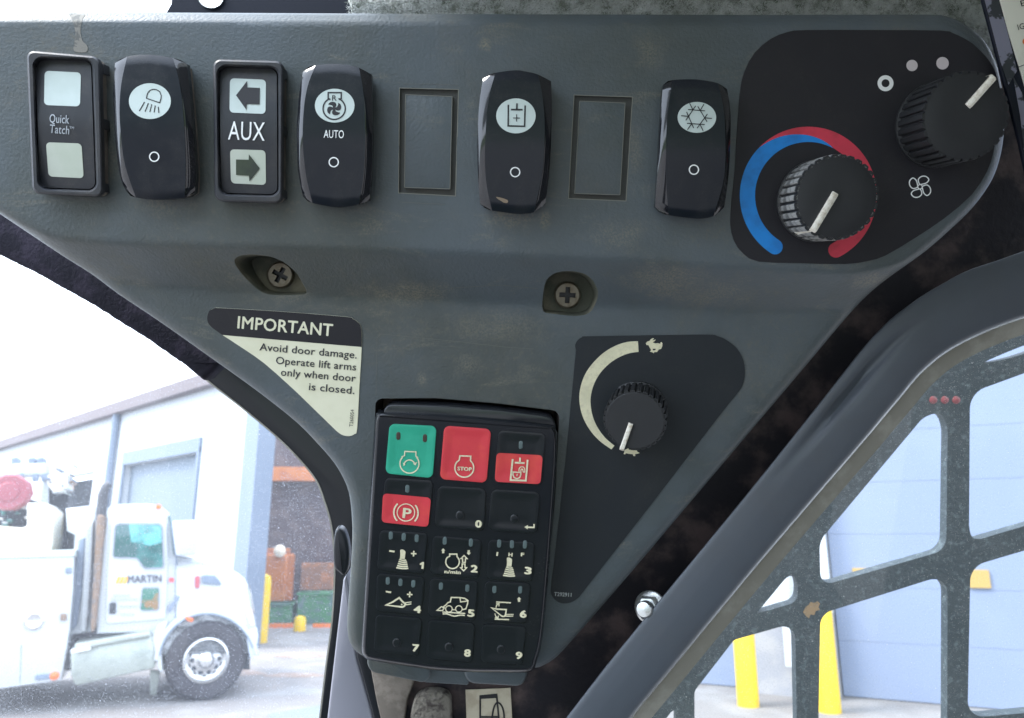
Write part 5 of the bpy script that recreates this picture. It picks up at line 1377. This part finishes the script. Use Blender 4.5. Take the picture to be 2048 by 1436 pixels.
for c0, c1 in ((1703, 1792), (1938, 1983)):
    m = MB(BR); m.box(bu(c0, 1150)[0], bu(c1, 1150)[0], yb, ya, -.258, -.23, .005); m.build('warning_strip', M['signyellow'], blg)
# bollards
def bollard(px0, py0, label, top=1.25):
    p = ground(px0, py0); f = Frame(p, (1, 0, 0), (0, 1, 0))
    wd = .118
    t = thing('bollard', label, 'bollard', f, 'yellow steel bollards')
    m = MB(f); m.lathe([(wd, 0), (wd, top), (wd * .85, top + .06), (wd * .4, top + .10), (.01, top + .11)], 28); m.build('post', M['yellow'], t)
bollard(1497, 1412, 'yellow bollard seen through the lower left opening of the window guard')
bollard(1660, 1424, 'yellow bollard partly hidden by the upright bar of the window guard')

# left-hand building, white cladding seen at a slant
q1 = ground(464, 1292); q1 = Vector((q1.x, q1.y, 0))
r0 = ray(0, 900); Y0 = 26.0; q0 = Vector((r0.x / r0.y * Y0, Y0, 0))
BL = Frame(q0, (q1 - q0), (0, 0, 1)); LEN = (q1 - q0).length
bl = thing('warehouse', 'long white clad warehouse with dark eaves behind the truck', 'building', BL)
ev = BL.uv(470, 762)[1]
def lu(px, py, w=0): return BL.uv(px, py, w)
m = MB(BL)
d0 = lu(250, 930)[0]; d1 = lu(400, 905)[0]; dt = lu(320, 918)[1]
o0 = lu(88, 950)[0]; o1 = lu(181, 1000)[0]; ot = lu(150, 950)[1]
def wallrect(m, xa, xb, ya, yb, w0=-.25, w1=0): m.box(xa, xb, ya, yb, w0, w1)
wallrect(m, -30, o0, 0, ev); wallrect(m, o1, d0, 0, ev); wallrect(m, d1, LEN, 0, ev); wallrect(m, o0, o1, ot, ev); wallrect(m, d0, d1, dt, ev)
m.build('wall', M['wallwhite'], bl, smooth=False)
n = 0
for i in range(40):       # upright ribs of the cladding near the corner
    x = d1 + .35 + i * (LEN - d1 - .5) / 40
    m = MB(BL); m.box(x, x + .03, 0.1, 2.8, 0, .02); m.build('cladding_rib', M['wallwhite'], bl, smooth=False)
m = MB(BL); m.box(-30, LEN + .1, ev, ev + .28, -.3, .22); m.build('eaves', mat('brown_eaves', (.16, .13, .13), .7), bl, smooth=False)
m = MB(BL); m.box(d0, d1, 0, dt, -.24, -.15); m.build('garage_door', M['doorgrey'], bl, smooth=False)
for (xa, xb, ya, yb) in ((d0 - .08, d0 + .05, 0, dt + .1), (d1 - .05, d1 + .06, 0, dt + .1), (d0 - .08, d1 + .06, dt, dt + .3)):
    m = MB(BL); m.box(xa, xb, ya, yb, .003, .05 if xb - xa < 1 else .054); m.build('door_frame', M['trim'], bl, smooth=False)
m = MB(BL); m.box(o0, o1, 0, ot, -.9, -.8); m.build('dark_doorway', M['dark'], bl, smooth=False)
xx = lu(238, 860)[0]; m = MB(BL); m.tube([(xx, 0, .1), (xx, ev, .1)], .09, 8); m.build('downpipe', M['trim'], bl)
m = MB(BL); m.box(LEN, lu(500, 1200)[0], 0, ev - .15, -.25, .1); m.build('corner_post', M['trim'], bl, smooth=False)
# open bay with racking
BB = Frame(q1 + Vector((.2, 2.5, 0)), (1, 0.05, 0), (0, 0, 1))
by = thing('open_bay', 'dark open storage bay with orange rack beams right of the warehouse corner', 'bay', BB)
m = MB(BB); m.box(-3, 12, 0, 5.3, -3.2, -3); m.build('back_wall', M['brownbay'], by, smooth=False)
def bb(px, py, w): return BB.uv(px, py, w)[:2]
for (x0, y0, x1, y1) in ((515, 935, 700, 962),):
    a = bb(x0, y1, -2.8); b = bb(x1, y0, -2.8); m = MB(BB); m.box(a[0], b[0], a[1], b[1], -2.9, -2.7, .01); m.build('rack_beam', M['orangepaint'], by)
for (x0, y0, x1, y1) in ((600, 1126, 700, 1180),):
    a = bb(x0, y1, -2.6); b = bb(x1, y0, -2.6); m = MB(BB); m.box(a[0], b[0], a[1], b[1], -2.9, -2.6, .01); m.build('rack_load', mat('brown_load', (.22, .12, .08), .7, var=(.35, .15, .07), vscale=4), by)
m = MB(BB); a = bb(506, 1180, -1.5); b = bb(575, 1108, -1.5); m.box(a[0], b[0], 0.3, b[1], -2.3, -1.5, .05); m.box(a[0] + .1, b[0] - .1, b[1], b[1] + .12, -2.2, -1.6, .02)
o = m.build('orange_cabinet', M['orangepaint'], None); tag(o, 'orange painted cabinet with a lamp on top standing in the open bay', 'cabinet')
c = bb(560, 1102, -1.4); m = MB(Frame(BB.local(c[0], c[1], -1.4), (1, 0, 0), (0, 0, 1))); m.lathe([(.12, -.05), (.14, .02), (.08, .08), (.01, .10)], 14); o = m.build('work_lamp', mat('pale_lamp', (.8, .7, .55), .3), None); tag(o, 'pale round lamp on top of the orange cabinet', 'lamp')
for i, (x0, y0, x1, y1, mt, lb) in enumerate(((530, 1205, 585, 1255, 'greenstuff', 'green bin nearest the warehouse corner in the open bay'), (592, 1185, 680, 1250, 'greenstuff', 'wider green bin at the right of the open bay'), )):
    a = bb(x0, y1, -1.0); b = bb(x1, y0, -1.0); m = MB(BB); m.box(a[0], b[0], max(0, a[1] - .4), b[1], -1.6, -1.0, .03)
    m.box(a[0] - .03, b[0] + .03, b[1] - .06, b[1], -1.63, -.97, .01); o = m.build('storage_bin', M[mt], None); tag(o, lb, 'bin', 'bins in the open bay')
for (x0, x1, lb) in ((538, 586, 'orange barrier board lying nearer the bollard'), (625, 672, 'orange barrier board at the right edge of the window')):
    a = bb(x0, 1258, -.3); b = bb(x1, 1247, -.3); m = MB(BB); m.box(a[0], b[0], a[1], b[1], -.34, -.28, .01)
    for fx in (a[0] + .1, b[0] - .2): m.box(fx, fx + .1, 0, a[1], -.36, -.26, .01)
    o = m.build('barrier_board', mat('barrier_orange', (.75, .20, .05), .5), None); tag(o, lb, 'barrier', 'orange barrier boards')
p = ground(519, 1285); f = Frame(p, (1, 0, 0), (0, 1, 0)); t = thing('bollard', 'slim yellow bollard at the corner of the warehouse by the truck nose', 'bollard', f, 'yellow steel bollards')
m = MB(f); m.lathe([(.13, 0), (.13, 1.05), (.11, 1.15), (.01, 1.2)], 16); m.build('post', M['yellow'], t)
p = ground(599, 1262); f = Frame(p, (1, 0, 0), (0, 1, 0)); m = MB(f); m.lathe([(.12, 0), (.12, .2), (.10, .27), (.02, .30)], 16); o = m.build('yellow_drum', M['yellow'], None); tag(o, 'small yellow drum between the two orange barrier boards', 'drum')
# yard cover plate bottom left
m = MB(wf0); pp = [ground(x, y, .006) for x, y in ((535, 1428), (650, 1408), (690, 1480), (560, 1480))]; m.q.append(tuple(m.L(*q) for q in pp)); o = m.build('floor_plate', mat('plate', (.17, .19, .22), .7), None, smooth=False); tag(o, 'dark grey flat plate on the concrete at the lower left', 'plate')

# ------------------------------------------------------------------ the white truck
pw = ground(412, 1401)
ax = Vector((math.sin(R(66)), math.cos(R(66)), 0))
TK = Frame(pw, ax, (0, 0, 1))
tk = thing('service_truck', 'white service truck with MARTIN on its door, seen side-on', 'truck', TK)
def tp(name, poly, w0, w1, mt, bev=2, bh=.02, parent=None): 
    m = MB(TK); m.prism(poly, w0, w1, bev, bh, 3, back=True); return m.build(name, M[mt] if isinstance(mt, str) else mt, parent or tk, ang=50)
ZA = lambda x, y: (x / 2.583, 880 + y / 2.583)
box = tp('service_body', [(-140, 1116), (0, 1115), (148, 1111), (146, 1180), (139, 1260), (133, 1300), (122, 1361), (0, 1378), (-140, 1398)], -2.2, 0, 'truckwhite')
tp('top_rail', [(-140, 1106), (0, 1105), (150, 1100), (149, 1113), (0, 1117), (-140, 1118)], -2.2, .03, mat('rail', (.60, .66, .62), .4), parent=box)
m = MB(TK.at(69, 1241, 0)); m.lathe([(.10, 0), (.10, .02), (.075, .03), (.05, .015), (.01, .012)], 20); m.build('filler_cap', M['chrome'], box)
tp('marker_plate', [(71, 1350), (100, 1347), (100, 1358), (71, 1361)], 0, .02, 'trim', 1, .005, box)
m = MB(TK.at(109.6, 1351, 0)); m.lathe([(.045, 0), (.045, .02), (.02, .035), (.005, .036)], 14); m.build('side_lamp', M['barrier'] if 'barrier' in M else mat('lamp_orange', (.8, .16, .03), .4), box)
tp('hinge', [(131, 1135), (143, 1135), (143, 1146), (131, 1146)], 0, .04, 'trim', 1, .01, box); tp('hinge', [(121, 1228), (133, 1228), (133, 1241), (121, 1241)], 0, .04, 'rust', 1, .01, box)
m = MB(TK); m.stroke([(43, 1290), (40, 1366)], 1.5, .004); m.build('panel_joint', M['trim'], box, face=True)
# equipment on top of the body
eq = tp('tank', rpoly([(-140, 1052), (0, 1052), (45, 1056), (54, 1052), (54, 1006), (90, 1006), (107, 1022), (104, 1085), (100, 1104), (-140, 1106)], 4, 3), -1.9, -.3, mat('cream_tank', (.78, .77, .70), .5, var=(.62, .50, .30), vscale=1.4, vlo=.5, vhi=.62))
tp('tank_gap_shade', [(97, 970), (135, 965), (137, 1106), (98, 1106)], -1.8, -1.2, 'dark')  # dark block put in for the shaded gap behind the tank
tp('reel_guard', [(-40, 1000), (52, 996), (48, 1054), (-40, 1056)], -1.9, -.9, 'dark')
m = MB(TK.at(18, 984, -.4)); m.lathe([(.21, -.25), (.21, 0), (.19, .03), (.12, .03), (.10, .06), (.01, .065)], 10); m.build('hose_reel', mat('reel_red', (.30, .06, .075), .5), tk)
tp('crane_head', rpoly([(93, 952), (132, 945), (137, 975), (120, 984), (104, 982), (95, 970)], 5, 3), -1.4, -.8, mat('crane_white', (.75, .73, .70), .5, var=(.6, .35, .18), vscale=2))
tp('crane_boom', [(-140, 930), (90, 926), (92, 950), (-140, 958)], -1.3, -.9, 'truckwhite')
for x in (28, 62, 80): tp('boom_fitting', rpoly([(x - 6, 916), (x + 7, 914), (x + 8, 928), (x - 6, 929)], 2, 2), -1.2, -.95, 'trim', 1, .01)
for x in (40, 70, 88): tp('hose_clamp', rpoly([(x - 6, 948), (x + 6, 946), (x + 7, 962), (x - 6, 963)], 2, 2), -.9, -.85, 'trim', 1, .01)
rk = random.Random(5)
for i in range(16):
    x = rk.uniform(88, 150); y = rk.uniform(925, 985); a_ = rk.uniform(4, 9); b_2 = rk.uniform(3, 8)
    tp('crane_fitting', rpoly([(x, y), (x + a_, y + 1), (x + a_ - 1, y + b_2), (x + 1, y + b_2)], 1.5, 2), -1.3, -.75 + rk.uniform(-.1, .1), rk.choice(['trim', 'dark', 'rust', 'truckgrey', 'truckwhite']), 1, .01, None)
for i in range(10):
    x = rk.uniform(-4, 50); y = rk.uniform(1002, 1046); a_ = rk.uniform(6, 16); b_2 = rk.uniform(4, 10)
    tp('reel_fitting', rpoly([(x, y), (x + a_, y + 1), (x + a_ - 1, y + b_2), (x + 1, y + b_2)], 1.5, 2), -.9, -.7, rk.choice(['trim', 'dark', 'darkglass', 'truckwhite']), 1, .01, None)
# cab
cabs = spl([(216, 1016), (226, 1010), (260, 1008), (300, 1008), (322, 1012)], 3, False) + [(338, 1026), (342, 1045), (347, 1100), (352, 1118)] + [(352, 1262), (193, 1268), (196, 1180), (206, 1090)]
cab = tp('cab', cabs, -2.1, -.04, 'truckwhite', 3, .04)
hd = spl([(348, 1112), (375, 1114), (418, 1123), (455, 1136), (480, 1149), (494, 1163), (501, 1185), (506, 1215), (512, 1245), (512, 1268), (496, 1276)], 3, False)
arch = [(414 + 96 * math.cos(R(a)), 1326 - 98 * math.sin(R(a))) for a in np.linspace(18, 172, 26)]
hood = tp('hood', hd + arch + [(316, 1316), (300, 1262), (352, 1250)], -1.9, -.02, 'truckwhite', 4, .05)
lip = [(414 + 96 * math.cos(R(a)), 1326 - 98 * math.sin(R(a))) for a in np.linspace(8, 178, 30)]; lip2 = [(414 + 106 * math.cos(R(a)), 1326 - 108 * math.sin(R(a))) for a in np.linspace(178, 8, 30)]
tp('wheel_arch', lip + lip2, -.2, .05, 'truckwhite', 2, .02, hood)
tp('splash_panel', [(316, 1250), (336, 1240), (322, 1290), (326, 1345), (318, 1342), (304, 1275)], -.4, .04, 'truckwhite', 2, .02)
tp('bumper', [(496, 1262), (514, 1256), (517, 1272), (512, 1310), (500, 1318), (494, 1280)], -2.1, .02, mat('bumper_grey', (.55, .60, .68), .3), 2, .02)
tp('wheel_well', [(322, 1250), (500, 1250), (500, 1340), (322, 1340)], -1.6, -.5, 'dark')
tp('chassis', [(100, 1280), (470, 1270), (470, 1310), (100, 1345)], -1.5, -.6, 'dark')
m = MB(TK)
m.stroke([(351, 1116), (352, 1180), (350, 1236)], 1.6, .004); m.stroke([(352, 1120), (420, 1130), (480, 1156)], 1.0, .034); m.build('hood_seam', M['trim'], cab, face=True)
m = MB(TK); m.stroke(arch, 3.2, .056); m.build('arch_edge', M['trim'], hood, face=True)
tp('windscreen_edge', [(337, 1030), (341, 1032), (351, 1104), (347, 1110)], -.2, -.005, 'darkglass', 1, .01, cab)
tp('grille_edge', [(499, 1170), (503, 1186), (510, 1226), (506, 1226), (500, 1190)], -1.6, .0, 'chrome', 1, .01, hood)
# door parts
win = rpoly([(231, 1048), (324, 1048), (327, 1135), (289, 1137), (274, 1116), (226, 1115)], [8, 8, 5, 5, 4, 6], 4)
dr = tp('door', rpoly([(222, 1040), (333, 1038), (336, 1110), (332, 1238), (212, 1248), (214, 1150)], 7, 4), -.03, -.01, 'truckwhite', 2, .01, cab)
tp('door_window', win, -.02, .0, 'darkglass', 1, .004, cab); m = MB(TK); m.stroke(inset(win, -1), 3.2, .004, True); m.build('window_rubber', mat('rubber_grey', (.30, .30, .34), .6), cab, face=True)
for q in ([(258, 1048), (322, 1048), (324, 1085), (300, 1092), (262, 1084)],): tp('window_reflection_panel', q, -.005, .002, mat('teal_reflection', (.12, .40, .38), .15, var=(.03, .12, .12), vscale=3), 1, .002, cab)  # teal patch painted on the door window as its reflection
lw = rpoly([(285, 1176), (318, 1176), (317, 1220), (281, 1221)], 5, 4); tp('lower_window', lw, -.02, .0, mat('peep_glass', (.03, .15, .10), .2, var=(.25, .14, .05), vscale=6, vlo=.48, vhi=.55), 1, .004, cab); m = MB(TK); m.stroke(inset(lw, -1), 2.2, .004, True); m.build('window_rubber', bpy.data.materials['rubber_grey'], cab, face=True)
tp('door_handle', rpoly([(219, 1205), (232, 1205), (231, 1228), (218, 1228)], 3, 3), -.01, .02, 'dark', 1, .006, cab)
m = MB(TK); m.text('MARTIN', (256, 1166), (323, 1164), 14.5, .006, .03); m.build('door_lettering', mat('truck_lettering', (.05, .05, .07), .5), cab, face=True)
m = MB(TK)
for i in range(3): x = 230 + i * 8; m.sheet([(x, 1167), (x + 6, 1167), (x + 12, 1153), (x + 6, 1153)], .006)
m.build('orange_slashes', mat('slash_orange', (.85, .38, .04), .5), cab, face=True)
m = MB(TK)
for (xa, xb, y) in ((226, 262, 1189), (222, 276, 1197), (240, 276, 1211), (240, 270, 1227)):
    x = xa
    while x < xb: m.sheet([(x, y), (x + 4, y - .2), (x + 4, y + 4), (x, y + 4.2)], .006); x += 6
m.build('small_print', mat('small_print_grey', (.35, .36, .38), .5), cab, face=True)
m = MB(TK); m.sheet(ell(343, 1160, 5), .006); m.build('red_badge', M['keyred'], cab, face=True)
tp('hood_vent', rpoly([(404, 1150), (430, 1151), (443, 1166), (442, 1170), (404, 1167)], 3, 3), -.02, .012, 'trim', 1, .006, hood); tp('hood_badge', rpoly([(390, 1152), (400, 1152), (399, 1177), (390, 1176)], 3, 3), -.02, .012, mat('badge_red', (.45, .08, .10), .4), 1, .006, hood)
tp('turn_signal', rpoly([(371, 1232), (388, 1238), (384, 1245), (373, 1241)], 2, 2), 0, .08, bpy.data.materials['lamp_orange'], 1, .01, hood); tp('headlamp', rpoly([(492, 1222), (504, 1218), (509, 1250), (500, 1252)], 3, 3), -.3, .01, mat('headlamp_pink', (.75, .58, .58), .3), 1, .01, hood)
tp('roof_lamp', rpoly([(311, 1009), (322, 1009), (323, 1018), (312, 1018)], 2, 2), -.5, -.02, bpy.data.materials['lamp_orange'], 1, .01, cab)
mr_ = tp('mirror', rpoly([(344, 1042), (394, 1040), (394, 1110), (352, 1112)], 6, 4), -.12, .25, mat('mirror_back', (.50, .52, .60), .4), 3, .03)
tp('mirror_arm', [(341, 1050), (345, 1050), (356, 1128), (352, 1130)], .02, .06, 'trim', 1, .01, mr_); tp('mirror_stay', [(334, 1220), (355, 1190), (360, 1194), (340, 1226)], .0, .03, 'trim', 1, .01, mr_)
# cab rear fairing and exhaust
tp('fairing', [(131, 1017), (176, 1012), (206, 1012), (212, 1040), (204, 1100), (193, 1262), (140, 1270), (146, 1120), (150, 1070), (134, 1062)], -2.0, -.25, 'truckwhite', 3, .03)
tp('fairing_recess', [(158, 1080), (170, 1075), (164, 1180), (154, 1250), (144, 1262), (150, 1150)], -.25, -.2, 'trim', 1, .01)
st = tp('exhaust_stack', spl([(193, 1040), (198, 1030), (207, 1031), (210, 1045), (204, 1130), (197, 1200), (191, 1255), (181, 1260), (184, 1190), (189, 1110)], 3), -.2, .05, 'rust', 3, .04)
tp('heat_shield', [(172, 1060), (188, 1040), (184, 1120), (177, 1220), (172, 1262), (160, 1266), (166, 1160)], -.2, -.02, mat('shield_grey', (.30, .31, .31), .5, metal=.3), 3, .03, st)
p_ = [TK.uv(x, y, -.08) for x, y in ((201, 1040), (204, 1010), (206, 990), (212, 973), (220, 968))]; m = MB(TK); m.tube(p_, [.055, .055, .055, .05, .05], 10); m.build('exhaust_pipe', mat('pipe_black', (.05, .05, .055), .5), st)
# steps and tank
tp('step_tank', rpoly([(140, 1300), (306, 1268), (311, 1300), (311, 1337), (150, 1373), (141, 1350)], [4, 5, 3, 5, 6, 4], 3), -.5, .02, 'truckgrey', 3, .05)
tp('step_plate', [(150, 1288), (300, 1262), (302, 1272), (148, 1300)], -.45, .10, 'truckgrey', 2, .01); tp('step_plate', [(142, 1300), (180, 1293), (181, 1300), (142, 1308)], -.3, .14, mat('step_white', (.7, .72, .72), .4), 1, .01)
tp('mud_flap', [(300, 1340), (322, 1342), (312, 1392), (300, 1390)], -.5, -.45, 'truckgrey', 1, .01)
# front wheel
WFm = TK.at(412, 1320, .0)
rad = (1401 - 1320) * (TK.uv(412, 1320, 0)[1] - TK.uv(412, 1321, 0)[1])
wh = thing('front_wheel', None, None, Frame(WFm.O, WFm.U, WFm.V)); wh.parent = tk; wh.matrix_world = WFm.M; wh.matrix_basis = TK.M.inverted() @ WFm.M
m = MB(WFm); m.lathe([(rad * .55, -.30), (rad * .95, -.30), (rad, -.26), (rad, -.06), (rad * .97, .0), (rad * .90, .04), (rad * .70, .05), (rad * .60, .03), (rad * .54, .0)], 48); m.q.pop(); m.build('tyre', M['tyre'], wh)
m = MB(WFm); m.lathe([(rad * .56, -.02), (rad * .56, .035), (rad * .52, .04), (rad * .50, -.03), (rad * .40, -.05), (rad * .22, -.03), (rad * .20, .06), (rad * .14, .09), (rad * .02, .10)], 40); m.build('rim', M['chrome'], wh)
m = MB(WFm)
for i in range(10):
    a = i * math.pi / 5; m.lathe([(.028, -.05), (.028, -.038), (.01, -.036)], 8, (rad * .33 * math.cos(a), rad * .33 * math.sin(a)))
    m.lathe([(.035, -.049), (.035, -.0445), (.01, -.044)], 8, (rad * .45 * math.cos(a + .3), rad * .45 * math.sin(a + .3)))
m.build('wheel_nuts', M['dark'], wh)
for nm in ('window_reflection_panel',):
    for o in bpy.data.objects:
        if o.name.startswith(nm): o.name = 'painted_reflection'
